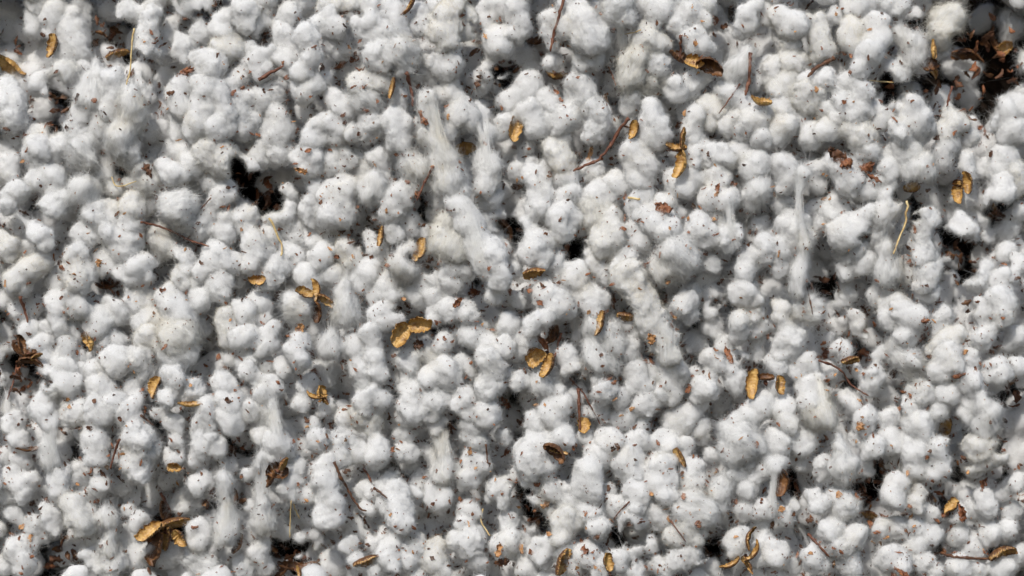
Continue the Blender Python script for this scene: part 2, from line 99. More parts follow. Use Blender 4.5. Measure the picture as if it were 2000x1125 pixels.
(2,3): "200 90 100,160 200 130,250 240 90@-.2;400 70 100@-.1;60 320 80@.2;570 60 70@.4;650 170 110@.2;760 60 100@.1;980 60 90,1050 90 70@.1;1220 60 100@.1;1340 100 60,1340 170 40@.1;1480 50 60@.6;180 400 70,200 520 70@.1;330 420 80@0;600 300 120,590 440 120@-.1;440 450 80,430 560 80@.1;420 700 120,400 800 90@-.1;590 620 100@0;650 740 90@-.1;310 620 70@.3;900 220 110,960 330 100@0;980 480 100,960 580 80@-.1;1180 240 110,1190 380 110,1210 480 90@-.2;920 690 90@0;800 560 80@.2;780 430 60@.3;1130 650 90@.1;1410 300 90@.1;1430 420 100@.1;1540 200 60@.4;1350 560 80,1420 620 140,1500 600 100@-.2;1300 780 100,1420 790 100@-.1;1630 450 85,1620 540 50@0;1780 90 150,1880 120 90@-.1;1780 260 110@.1;1850 430 90@.1;1950 330 70@.1;1930 210 90@.2;1820 600 80@.3;1650 680 90@1;1960 600 80@.2;1760 820 90,1750 900 70@0;1920 740 100@.6;1950 870 80@.3;1360 970 110,1290 1000 80,1460 970 80@0;1540 1060 100@.8;1960 1000 70@.2;60 560 90@.9;100 720 90@1.1;60 900 100@.3;240 950 100,230 880 70@0;130 1080 100@.3;440 930 90@.1;600 960 110,680 1020 90@0;450 1060 90@.1;850 1000 80@.1;970 920 90@.2;1080 880 70@.3;930 1080 90@.3;1150 1060 80@.3;980 800 90@1.5",
(3,3): "60 80 90@.1;270 60 100@.2;210 230 100@.8;40 250 90@0;50 420 40,30 560 40@.1;420 260 80,430 350 50@.3;550 30 20,570 130 50,600 260 115@-.2;740 270 80@.6;810 110 95@0;720 20 70@.2;960 80 100@.1;1150 120 130,1150 250 110@0;1330 130 90,1330 240 80,1350 300 100@-.2;970 230 90@.5;1020 400 80,980 520 110@-.1;1140 530 90,1180 460 70@0;1650 120 110,1620 220 110,1780 200 90@-.1;1720 60 80@-.1;1950 180 100@2;1380 430 90@1.6;1560 440 90@1.5;1710 480 80,1710 560 80@.1;1850 450 90@.4;1960 420 70@.3;400 590 90,380 520 60@0;560 560 110@0;680 560 80@.1;200 560 70@.3;120 640 80@.3;340 430 90@1.5;480 780 110@0;680 800 110,560 860 90@-.1;640 1020 110@0;400 1000 110,350 930 70@0;90 950 100@.1;200 1030 60@.3;820 570 60,860 600 40@.4;1000 750 90,880 760 80@.3;1250 630 80@.2;1150 720 70,1250 780 90@.1;1160 870 80@.1;1470 650 90@.3;1480 820 90@.3;1620 620 80@.3;1030 1010 110,930 1010 90@0;1230 1000 80,1300 1080 80@0;1480 1060 90@0;1650 1080 90@.1;1720 790 110@.1;1850 760 90@.1;1900 620 80@.4;1600 900 90@.3;1850 1060 110@.1;1960 960 90@.3",
}
# long drawn-out locks that cross several fields, whole-photograph pixels
LONG = ["833 190 19,843 228 13,848 262 20,866 315 26,884 355 27,908 368 18@-.4",
 "905 405 24,915 440 30,930 478 26,958 505 30,975 548 26@-.4",
 "935 240 6,950 275 8,951 322 24@-.2",
 "1561 338 13,1562 362 8,1557 385 4,1559 412 3.5,1562 440 7,1565 478 12,1561 528 17,1563 556 20@-.3",
 "1230 545 34,1255 590 28,1272 625 30,1298 665 28,1307 690 22@-.5",
 "40 417 4,55 431 5,70 448 12@-.2", "530 790 4,535 815 5,538 845 13@-.1", "735 130 30,732 175 26@.3"]
# places where the pile opens into dark gaps, whole-photograph pixels "x y r"
HOLES = "22 95 16;196 36 14;222 62 22;205 100 20;115 192 28;285 128 28;110 240 20;395 28 18;428 8 16;515 78 16;700 25 12;840 90 14;925 52 12;928 98 12;985 130 22;1048 80 18;1100 100 8;1205 118 8;1425 52 14;1580 12 18;1790 50 20;1740 175 26;1832 152 30;1902 200 42;1935 120 60;1960 65 40;1890 95 28;1965 160 30;240 335 12;60 400 20;320 530 22;215 560 24;590 370 16;480 350 32;530 385 30;506 372 22;605 690 10;695 468 14;820 390 18;825 510 22;785 602 16;960 608 16;1000 445 24;1120 490 20;1600 548 26;1620 562 24;1775 370 26;1780 430 16;1690 465 12;1872 490 40;1882 512 32;1945 408 20;1940 425 18;1700 640 14;1690 695 22;1745 725 16;1962 770 22;1972 792 22;1900 600 12;18 716 20;60 732 28;38 742 20;90 742 16;300 748 18;296 792 16;170 678 12;345 880 10;460 875 20;482 888 20;410 985 22;470 975 14;326 1012 24;310 1040 22;345 1040 16;125 1062 22;100 1090 22;145 1106 22;560 1078 24;602 1086 22;540 1072 16;535 922 20;725 1032 14;870 1005 16;885 832 12;1008 802 16;1015 822 14;1050 1020 22;1040 1000 20;1024 962 16;1250 1056 14;1235 1046 20;1400 1078 22;1382 1082 14;1546 945 22;1562 940 20;1680 948 18;1702 962 20;1692 975 15;1715 905 14;1700 1000 20;1870 890 20;1880 902 14;1970 868 22;1840 960 12;1855 1000 10;1560 1068 16;1940 1082 12;1230 1100 8;1120 735 14;1070 655 12;1450 705 12;1398 590 10;770 135 8;660 780 10;400 860 10;1330 1120 8"
# ------------------------------------------------ mesh helpers
def make_mesh(name, V, F3=None, F4=None, N=None, mats=(), mi=None):
    V = np.asarray(V, np.float32); me = bpy.data.meshes.new(name)
    loops = []; starts = []; tot = []; k = 0
    for F, n in ((F4, 4), (F3, 3)):
        if F is not None and len(F):
            F = np.asarray(F, np.int32); loops.append(F.ravel()); starts.append(np.arange(len(F)) * n + k); tot.append(np.full(len(F), n)); k += F.size
    L = np.concatenate(loops); S = np.concatenate(starts); T = np.concatenate(tot)
    me.vertices.add(len(V)); me.vertices.foreach_set('co', V.ravel())
    me.loops.add(len(L)); me.loops.foreach_set('vertex_index', L.astype(np.int32))
    me.polygons.add(len(S)); me.polygons.foreach_set('loop_start', S.astype(np.int32)); me.polygons.foreach_set('loop_total', T.astype(np.int32))
    for m in mats: me.materials.append(m)
    if mi is not None: me.polygons.foreach_set('material_index', np.asarray(mi, np.int32))
    me.polygons.foreach_set('use_smooth', np.ones(len(S), bool))
    me.update(calc_edges=True)
    if N is not None:
        at = me.attributes.new('custom_normal', 'FLOAT_VECTOR', 'POINT'); at.data.foreach_set('vector', np.asarray(N, np.float32).ravel())
    return me
def link(name, me, parent=None, loc=None):
    o = bpy.data.objects.new(name, me); C.collection.objects.link(o)
    if loc is not None: o.location = loc
    if parent: o.parent = parent
    return o
def tag(o, label=None, cat=None, group=None, kind=None):
    for k, v in (('label', label), ('category', cat), ('group', group), ('kind', kind)):
        if v: o[k] = v
    return o
# one block of tileable fractal noise, sampled voxel by voxel
NB = 96
def spectral(beta, lo):
    r = np.random.default_rng(3 + int(beta * 10))
    f = np.fft.rfftn(r.standard_normal((NB, NB, NB)))
    a = np.fft.fftfreq(NB)[:, None, None]; b = np.fft.fftfreq(NB)[None, :, None]; c = np.fft.rfftfreq(NB)[None, None]
    k = np.sqrt(a * a + b * b + c * c); w = np.where(k > lo, np.maximum(k, 1e-6) ** (-beta), 0)
    n = np.fft.irfftn(f * w, s=(NB, NB, NB)); return (n / n.std()).astype(np.float32)
NOI = spectral(2.0, .03)                  # lumps of 6 to 30 voxels with finer ones on them
NOI2 = spectral(1.75, .04)
H = 1.5 * MM
def smin(a, b, k):
    h = np.clip(.5 + .5 * (b - a) / k, 0, 1); return b + (a - b) * h - k * h * (1 - h)
def surface(nodes, h=H, lumps=1.0, flat=.9, links=(), gaps=()):
    """closed skin of a lock of cotton: nodes = [(x, y, z, r)], a chain of swellings with small puffs on it"""
    P = np.array(nodes, np.float32); R = P[:, 3]; P = P[:, :3]
    ends = [(b, rb) for (a, b, ra, rb) in links]
    PA = np.array([*P, *[e[0] for e in ends]], np.float32); RA = np.array([*R, *[e[1] for e in ends]], np.float32)
    pad = 6.5 * MM; lo = (PA - RA[:, None]).min(0) - pad; hi = (PA + RA[:, None]).max(0) + pad
    n = np.ceil((hi - lo) / h).astype(int) + 1
    ax = [lo[i] + np.arange(n[i], dtype=np.float32) * h for i in range(3)]
    f = np.full(n, 1.0, np.float32)
    X0, Y0, Z0 = ax[0][:, None, None], ax[1][None, :, None], ax[2][None, None]
    # the whole pile is kneaded: every form is bent and squeezed the same way as its neighbours
    XW = (X0 + (2.0 * np.sin(Z0 * 95 + Y0 * 60 + 1) + .55 * np.sin(Z0 * 280 + Y0 * 190 + 2)) * MM).astype(np.float32)
    ZW = (Z0 + (2.0 * np.sin(X0 * 105 - Y0 * 70 + 4) + .55 * np.sin(X0 * 300 - Y0 * 170)) * MM).astype(np.float32)
    YW = (Y0 + (1.5 * np.sin(X0 * 140 + Z0 * 120)) * MM).astype(np.float32)
    def prim(a, b, ra, rb, k):
        m = max(ra, rb) + 4.5 * MM + k
        s0 = np.clip(((np.minimum(a, b) - m - lo) / h).astype(int), 0, n); s1 = np.clip(((np.maximum(a, b) + m - lo) / h).astype(int) + 1, 0, n)
        sl = tuple(slice(s0[i], s1[i]) for i in range(3))
        X = XW[sl]; Y = YW[sl]; Z = ZW[sl]
        ba = b - a; bb = float(ba @ ba)
        if bb > 1e-12:
            t = np.clip(((X - a[0]) * ba[0] + (Y - a[1]) * ba[1] + (Z - a[2]) * ba[2]) / bb, 0, 1)
            t2 = t * t * (3 - 2 * t)
            d = np.sqrt((X - a[0] - t * ba[0]) ** 2 + ((Y - a[1] - t * ba[1]) / flat) ** 2 + (Z - a[2] - t * ba[2]) ** 2) - (ra + (rb - ra) * t2)
        else:
            d = np.sqrt((X - a[0]) ** 2 + ((Y - a[1]) / flat) ** 2 + (Z - a[2]) ** 2) - ra
        f[sl] = smin(f[sl], d, k)
    for (a, b, ra, rb) in links: prim(np.array(a, np.float32), np.array(b, np.float32), ra, rb, 5.5 * MM)
    if len(P) == 1: prim(P[0], P[0], R[0], R[0], 2 * MM)
    for i in range(len(P) - 1): prim(P[i], P[i + 1], R[i], R[i + 1], 3.5 * MM)
    for i in range(len(P)):
        q = R[i]
        if q < 5 * MM: continue
        for _ in range(int(lumps * (2 + 5 * (q / .0125)))):
            d = rng.standard_normal(3); d /= np.linalg.norm(d)
            if d[1] > .5: continue
            rr = q * rng.uniform(.26, .66); c = (P[i] + d * (q * rng.uniform(.96, 1.12) - rr * .78)).astype(np.float32)
            prim(c, c, rr, rr, rng.uniform(1.5, 5) * MM)
    for (gu, gv, gr) in gaps:              # the lock stops short of an open gap beside it
        X = ax[0][:, None, None]; Yy = (D + ax[1][None, :, None]) / D; Z = ax[2][None, None]
        gx, gz = (gu - 1000) / 2000, (562.5 - gv) / 2000
        dx, dz = X / Yy - gx, Z / Yy - gz; th = np.arctan2(dz, dx); q = gu * 1.7 + gv
        el = 1 + .30 * np.sin(2 * th + q) + .22 * np.sin(3 * th + 2 * q) + .12 * np.sin(5 * th + 3 * q)
        f = -smin(-f, -(gr * .0005 * el - np.sqrt(dx ** 2 + dz ** 2) * Yy), 5 * MM)
    off = rng.integers(0, NB, 3)
    f += (NOI2 if rng.random() < .4 else NOI)[np.ix_((off[0] + np.arange(n[0])) % NB, (off[1] + np.arange(n[1])) % NB, (off[2] + np.arange(n[2])) % NB)] * np.float32(.95 * MM * min(1, R.min() / .006 + .1))
    # surface nets
    s = f < 0; nx, ny, nz = n - 1
    cs = np.zeros((nx, ny, nz), np.int8)
    for i in (0, 1):
        for j in (0, 1):
            for k in (0, 1): cs += s[i:i + nx, j:j + ny, k:k + nz]
    act = (cs > 0) & (cs < 8); idx = np.full(act.shape, -1, np.int32); I = np.argwhere(act); idx[act] = np.arange(len(I))
    acc = np.zeros((len(I), 3), np.float32); cnt = np.zeros(len(I), np.float32)
    def F(o): return f[I[:, 0] + o[0], I[:, 1] + o[1], I[:, 2] + o[2]]
    cor = [(i, j, k) for i in (0, 1) for j in (0, 1) for k in (0, 1)]; val = {c: F(c) for c in cor}
    for c in cor:
        for axx in range(3):
            if c[axx]: continue
            e = list(c); e[axx] = 1; e = tuple(e); a, b2 = val[c], val[e]
            m = (a < 0) != (b2 < 0); t = np.where(m, a / np.where(m, a - b2, 1), 0)
            p = np.tile(np.array(c, np.float32), (len(I), 1)); p[:, axx] += t
            acc += p * m[:, None]; cnt += m
    V = (I + acc / np.maximum(cnt, 1)[:, None]) * h + lo
    G = np.stack([val[(1, 0, 0)] + val[(1, 1, 1)] + val[(1, 1, 0)] + val[(1, 0, 1)] - val[(0, 0, 0)] - val[(0, 1, 1)] - val[(0, 1, 0)] - val[(0, 0, 1)],
                  val[(0, 1, 0)] + val[(1, 1, 1)] + val[(1, 1, 0)] + val[(0, 1, 1)] - val[(0, 0, 0)] - val[(1, 0, 1)] - val[(1, 0, 0)] - val[(0, 0, 1)],
                  val[(0, 0, 1)] + val[(1, 1, 1)] + val[(0, 1, 1)] + val[(1, 0, 1)] - val[(0, 0, 0)] - val[(1, 1, 0)] - val[(1, 0, 0)] - val[(0, 1, 0)]], 1)
    N = G / (np.linalg.norm(G, axis=1, keepdims=True) + 1e-12)
    Q = []
    for axx in range(3):
        u, w = [(1, 2), (2, 0), (0, 1)][axx]
        a = s.take(range(0, n[axx] - 1), axx); b2 = s.take(range(1, n[axx]), axx)
        E = np.argwhere(a != b2); E = E[(E[:, u] > 0) & (E[:, w] > 0) & (E[:, u] < n[u] - 1) & (E[:, w] < n[w] - 1)]
        sg = s[E[:, 0], E[:, 1], E[:, 2]]
        def at(du, dw):
            q = E.copy(); q[:, u] -= du; q[:, w] -= dw; return idx[q[:, 0], q[:, 1], q[:, 2]]
        q = np.stack([at(1, 1), at(0, 1), at(0, 0), at(1, 0)], 1); q[~sg] = q[~sg][:, ::-1]; Q.append(q)
    Q = np.concatenate(Q)
    return V.astype(np.float32), Q, N.astype(np.float32)
def fuzz(V, N, dens, lmean=2.9 * MM, width=.12 * MM, back=.3, comb=None):
    """short fibres rooted on the skin, as tapered slivers carrying the skin's normals"""
    m = N[:, 1] < back; V = V[m]; N = N[m]
    if not len(V): return np.zeros((0, 3)), np.zeros((0, 4), int), np.zeros((0, 3), int), np.zeros((0, 3))
    K = int(len(V) * dens); i = rng.integers(0, len(V), K)
    n = N[i]; p = V[i] + rng.uniform(-.6, .6, (K, 3)) * MM - n * .25 * MM
    # neighbouring fibres comb the same way
    w = np.stack([np.sin(p @ a + b) for a, b in ((np.array([210, 90, 160.]), 0), (np.array([-120, 230, 190.]), 2), (np.array([170, -200, 110.]), 4))], 1)
    t = w * .8 + rng.standard_normal((K, 3)) * .75; t = t if comb is None else t * .28 + comb * rng.choice([-1, 1], (K, 1)); t -= n * (t * n).sum(1, keepdims=True); t /= np.linalg.norm(t, axis=1, keepdims=True) + 1e-9
    L = lmean * rng.lognormal(0, .62, (K, 1)); lift = rng.uniform(.08, .9, (K, 1)) ** 1.5
    p1 = p + (t * .75 + n * lift) * L * .5
    t2 = t + rng.standard_normal((K, 3)) * .5
    p2 = p1 + (t2 * .7 + n * lift * rng.uniform(-.6, 1, (K, 1))) * L * .5
    d = p2 - p; view = np.array([0, -1, 0.]) + rng.standard_normal((K, 3)) * .45
    side = np.cross(d, view); side /= np.linalg.norm(side, axis=1, keepdims=True) + 1e-12
    W = width * rng.uniform(.5, 1.2, (K, 1)) * .5
    vs = np.stack([p - side * W, p + side * W, p1 + side * W * .8, p1 - side * W * .8, p2], 1).reshape(-1, 3)
    b = np.arange(K)[:, None] * 5
    gn = np.cross(side, d); fl = (gn * n).sum(1) < 0
    q = b + np.array([0, 1, 2, 3]); q[fl] = q[fl][:, ::-1]
    t3 = b + np.array([3, 2, 4]); t3[fl] = t3[fl][:, ::-1]
    nn = n + d / (np.linalg.norm(d, axis=1, keepdims=True) + 1e-9) * .15 + rng.standard_normal((K, 3)) * .25
    nn /= np.linalg.norm(nn, axis=1, keepdims=True)
    return vs, q, t3, np.repeat(nn, 5, 0)
def lock_arrays(nodes, dens, h=H, lumps=1.0, lmean=3.2 * MM, skin=None, seen=None, comb=None):
    V, Q, N = skin or surface(nodes, h, lumps)
    ok = slice(None) if seen is None else seen(V)
    fv, fq, ft, fn = fuzz(V[ok], N[ok], dens, lmean, comb=comb)
    k = len(V)
    mi = np.concatenate([np.zeros(len(Q)), np.ones(len(fq)), np.ones(len(ft))])
    return np.concatenate([V, fv]), np.concatenate([Q, fq + k]), ft + k, np.concatenate([N, fn]), mi, k
# relief of the pile, in cells of 3 photograph pixels: what lies nearest to the lens
GW, GH, GO = 760, 470, 45
HM = np.full((GH, GW), .2, np.float32)
def relief_add(V):
    s = D / (D + V[:, 1]); u = V[:, 0] * s * 2000 + 1000; v = 562.5 - V[:, 2] * s * 2000
    i = (u / 3 + GO).astype(int); j = (v / 3 + GO).astype(int); ok = (i >= 0) & (i < GW) & (j >= 0) & (j < GH)
    np.minimum.at(HM, (j[ok], i[ok]), V[ok, 1])
def relief(u, v, r=1):
    i = int(u / 3 + GO); j = int(v / 3 + GO); w = HM[max(j - r, 0):j + r + 1, max(i - r, 0):i + r + 1]
    return float(np.median(w)), float(w.min())

# ------------------------------------------------ behind everything: a near-black sheet with the deep gaps' shade in its colour, then the deep filling of locks
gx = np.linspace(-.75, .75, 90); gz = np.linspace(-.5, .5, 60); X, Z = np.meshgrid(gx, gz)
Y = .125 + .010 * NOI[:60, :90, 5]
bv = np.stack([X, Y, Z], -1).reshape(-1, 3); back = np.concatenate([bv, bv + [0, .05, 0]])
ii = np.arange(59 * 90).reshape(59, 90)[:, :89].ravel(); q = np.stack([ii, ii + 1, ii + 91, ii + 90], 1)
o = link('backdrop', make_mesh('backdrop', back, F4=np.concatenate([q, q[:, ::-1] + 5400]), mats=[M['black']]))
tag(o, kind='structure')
hol = np.array([[float(a) for a in s.split()] for s in HOLES.split(';')])
hol[:, 2] *= np.where(hol[:, 2] >= 20, 1.22, 1.0)          # the wide hollows
def drift(u, v):                           # the broad swells and sags of the pile's face
    return .011 * (math.sin(u * .0058 + v * .0021 + .8) * math.cos(v * .0083 - u * .0017) + .5 * math.sin(u * .013 - v * .006 + 2)) + .016 * ((u - 1000) / 1000) ** 4
def in_hole(u, v, k=1.0):
    return bool((((hol[:, 0] - u) ** 2 + (hol[:, 1] - v) ** 2) < (hol[:, 2] * k) ** 2).any())
TPL = []
for k in range(14):
    a = rng.uniform(0, 6.3); e = rng.uniform(.010, .022); r0 = rng.uniform(.009, .013)
    nodes = [(0, 0, 0, r0), (e * math.cos(a), rng.uniform(-.004, .004), e * math.sin(a), r0 * rng.uniform(.7, 1))]
    TPL.append(lock_arrays(nodes, 2.2, 2.3 * MM, .8, 4.5 * MM))
def pile_up(spots):
    VV, F4, F3, NN, MI4, MI3, k0 = [], [], [], [], [], [], 0
    for (u, v, y, s) in spots:
        y = y + drift(u, v)
        V, Q, T, N, mi, k = TPL[rng.integers(len(TPL))]
        a = rng.uniform(-.5, .5); c, sn = math.cos(a) * s, math.sin(a) * s
        fx = 1 if rng.random() < .5 else -1
        x, z = world_xz(u, v, y)
        W = np.stack([(V[:, 0] * fx) * c - V[:, 2] * sn + x, V[:, 1] * s + y, (V[:, 0] * fx) * sn + V[:, 2] * c + z], 1)
        M_ = np.stack([(N[:, 0] * fx) * c - N[:, 2] * sn, N[:, 1] * s, (N[:, 0] * fx) * sn + N[:, 2] * c], 1) / s
        relief_add(W[:k])
        VV.append(W); NN.append(M_); F4.append((Q if fx > 0 else Q[:, ::-1]) + k0); F3.append((T if fx > 0 else T[:, ::-1]) + k0)
        MI4.append(mi[:len(Q)]); MI3.append(mi[len(Q):]); k0 += len(V)
    return make_mesh('cotton_pile', np.concatenate(VV), np.concatenate(F3), np.concatenate(F4), np.concatenate(NN), [cotton, fibre], np.concatenate(MI4 + MI3))
spots = []
for j in range(-6, PJ):
    for i in range(-8, PI_):
        u = i * 40 + rng.uniform(-16, 16) + 20 * (j % 2); v = j * 37 + rng.uniform(-15, 15)
        out = u < -40 or u > 2040 or v < -40 or v > 1165
        if not in_hole(u, v, 1.1 + .6 * rng.random()): spots.append((u, v, (rng.uniform(.0, .03) if out else rng.uniform(.052, .076)), rng.uniform(.9, 1.4)))
pile = link('cotton_pile', pile_up(spots))
tag(pile, 'deep layers of white seed cotton packed behind the front locks', kind='stuff')

# ------------------------------------------------ the locks themselves
ALL = []
def add_lock(nodes, d):
    out = []; j = rng.normal(0, 2.5, 2)
    for (u, v, r) in nodes:
        u += j[0]; v += j[1]
        r = r * .0005 * (rng.uniform(.93, 1.12) if r > 12 else .85); y = drift(u, v) + d * .036 + .25 * r + rng.uniform(-.002, .002)
        x, z = world_xz(u, v, y); out.append((x, y, z, r))
    if d >= 1.2: out = [(x, y + .008, z, r) for x, y, z, r in out]
    u = sum(n[0] * n[2] for n in nodes) / sum(n[2] for n in nodes); v = sum(n[1] * n[2] for n in nodes) / sum(n[2] for n in nodes)
    area = nodes[0][2] ** 2 * 3.14 + sum(math.hypot(a[0] - b[0], a[1] - b[1]) * (a[2] + b[2]) for a, b in zip(nodes, nodes[1:]))
    inside = max(0, min(1, (u + 20) / 30)) * max(0, min(1, (2020 - u) / 30)) * max(0, min(1, (v + 20) / 30)) * max(0, min(1, (1145 - v) / 30))
    ALL.append(dict(nodes=out, px=nodes, u=u, v=v, d=d, area=area, score=area * inside * (1 if d < .5 else .75 if d < 1 else .5)))
for (c, r), s in TUFTS.items():
    ox, oy = 500 * c, (0, 281, 562, 844)[r]
    for t in s.split(';'):
        a, d = t.split('@')
        add_lock([(ox + float(q.split()[0]) / 4, oy + float(q.split()[1]) / 4, float(q.split()[2]) / 4) for q in a.split(',')], float(d))
for t in LONG:
    a, d = t.split('@'); add_lock([tuple(float(w) for w in q.split()) for q in a.split(',')], float(d)); ALL[-1]['score'] *= 3
for k in range(150):                       # the pile goes on outside the frame
    s = rng.integers(4)
    u, v = [(rng.uniform(-130, -25), rng.uniform(-100, 1220)), (rng.uniform(2025, 2130), rng.uniform(-100, 1220)), (rng.uniform(-100, 2100), rng.uniform(-110, -25)), (rng.uniform(-100, 2100), rng.uniform(1150, 1230))][s]
    add_lock([(u, v, rng.uniform(20, 30)), (u + rng.uniform(-15, 15), v + rng.uniform(15, 40), rng.uniform(16, 26))], rng.uniform(-.1, .5))
ALL.sort(key=lambda a: -a['score'])
NODES = [(i, *q) for i, a in enumerate(ALL) for q in a['nodes']]; NA = np.array(NODES)
for i, a in enumerate(ALL):                # wool drawn across from each lock to its neighbours
    a['links'] = []
    for q in a['nodes']:
        if rng.random() < .12 or q[3] < .007: continue
        dd = np.linalg.norm(NA[:, 1:4] - q[:3], axis=1); near = np.where((NA[:, 0] != i) & (dd < NA[:, 4] + q[3] + .004) & (NA[:, 4] > .007) & (abs(NA[:, 2] - q[1]) < .012))[0]
        for j in rng.permutation(near)[:rng.integers(1, 3)]:
            b = NA[j, 1:4]; m = np.array(q[:3]) * .35 + b * .65
            a['links'].append((q[:3], tuple(m), q[3] * rng.uniform(.7, .95), NA[j, 4] * rng.uniform(.35, .65)))
    a['gaps'] = [] if a['d'] >= 1.2 else [tuple(g) for g in hol * [1, 1, .86] if min(math.hypot(p[0] - g[0], p[1] - g[1]) - p[2] - g[2] for p in a['px']) < 12 and not any(math.hypot(p[0] - g[0], p[1] - g[1]) < g[2] * .35 for p in a['px'])]
for a in ALL:
    a['skin'] = surface(a['nodes'], links=a['links'], gaps=a['gaps']); relief_add(a['skin'][0])
def near_front(V):                         # skin that lies open to the front: only there do its fibres stand out
    s = D / (D + V[:, 1]); i = ((V[:, 0] * s * 2000 + 1000) / 3 + GO).astype(int).clip(2, GW - 3); j = ((562.5 - V[:, 2] * s * 2000) / 3 + GO).astype(int).clip(2, GH - 3)
    far = np.max([HM[j + b, i + a] for a in (-2, 0, 2) for b in (-2, 0, 2)], 0); return V[:, 1] < far + .002
nfz = 0
CREAM = [(870, 470, 50), (1190, 450, 45), (1975, 460, 55), (60, 545, 50), (430, 640, 60), (260, 350, 50), (900, 60, 60), (400, 320, 55), (100, 1010, 60), (1210, 860, 50), (1240, 130, 60), (1540, 150, 60), (690, 810, 40), (1800, 1020, 50), (1090, 330, 45), (560, 60, 40), (300, 670, 50), (1270, 640, 30), (1640, 60, 50)]
SMALL = ([], [], [], [], [], []); k0 = 0
for n, a in enumerate(ALL):
    cream = rng.random() < .07 or any(math.hypot(a['u'] - c[0], a['v'] - c[1]) < c[2] for c in CREAM)
    comb = None
    if min(p[2] for p in a['px']) < .62 * max(p[2] for p in a['px']) and len(a['px']) > 1:      # pulled-out wool: its fibres lie along the pull
        comb = np.array(a['nodes'][-1][:3]) - np.array(a['nodes'][0][:3]); comb = comb / np.linalg.norm(comb)
    V, Q, T, N, mi, k = lock_arrays(a['nodes'], FZ, lmean=(3.0 if comb is None else 6.0) * MM, skin=a.pop('skin'), seen=near_front, comb=comb); nfz += len(T)
    if n < NTH:
        org = np.array(a['nodes'][0][:3]); o = link('cotton_lock', make_mesh('cotton_lock', V - org, T, Q, N, [cotton_c, fibre_c] if cream else [cotton, fibre], mi), loc=org)
        a['obj'] = o
    else:
        SMALL[0].append(V); SMALL[1].append(T + k0); SMALL[2].append(Q + k0); SMALL[3].append(N); SMALL[4].append(mi[:len(Q)]); SMALL[5].append(mi[len(Q):]); k0 += len(V)
o = link('small_cotton_locks', make_mesh('small_cotton_locks', np.concatenate(SMALL[0]), np.concatenate(SMALL[1]), np.concatenate(SMALL[2]), np.concatenate(SMALL[3]), [cotton, fibre], np.concatenate(SMALL[4] + SMALL[5])))
tag(o, 'smaller fluffy white locks of seed cotton packed between the big ones', kind='stuff')
for _ in range(2):                         # close the pinholes of the relief
    P = np.pad(HM, 1, mode='edge'); W = np.stack([P[i:i + GH, j:j + GW] for i in range(3) for j in range(3)]); med = np.median(W, 0)
    HM = np.where(HM > med + .004, med, HM)

print('STATS fibres', nfz, 'locks', len(ALL))
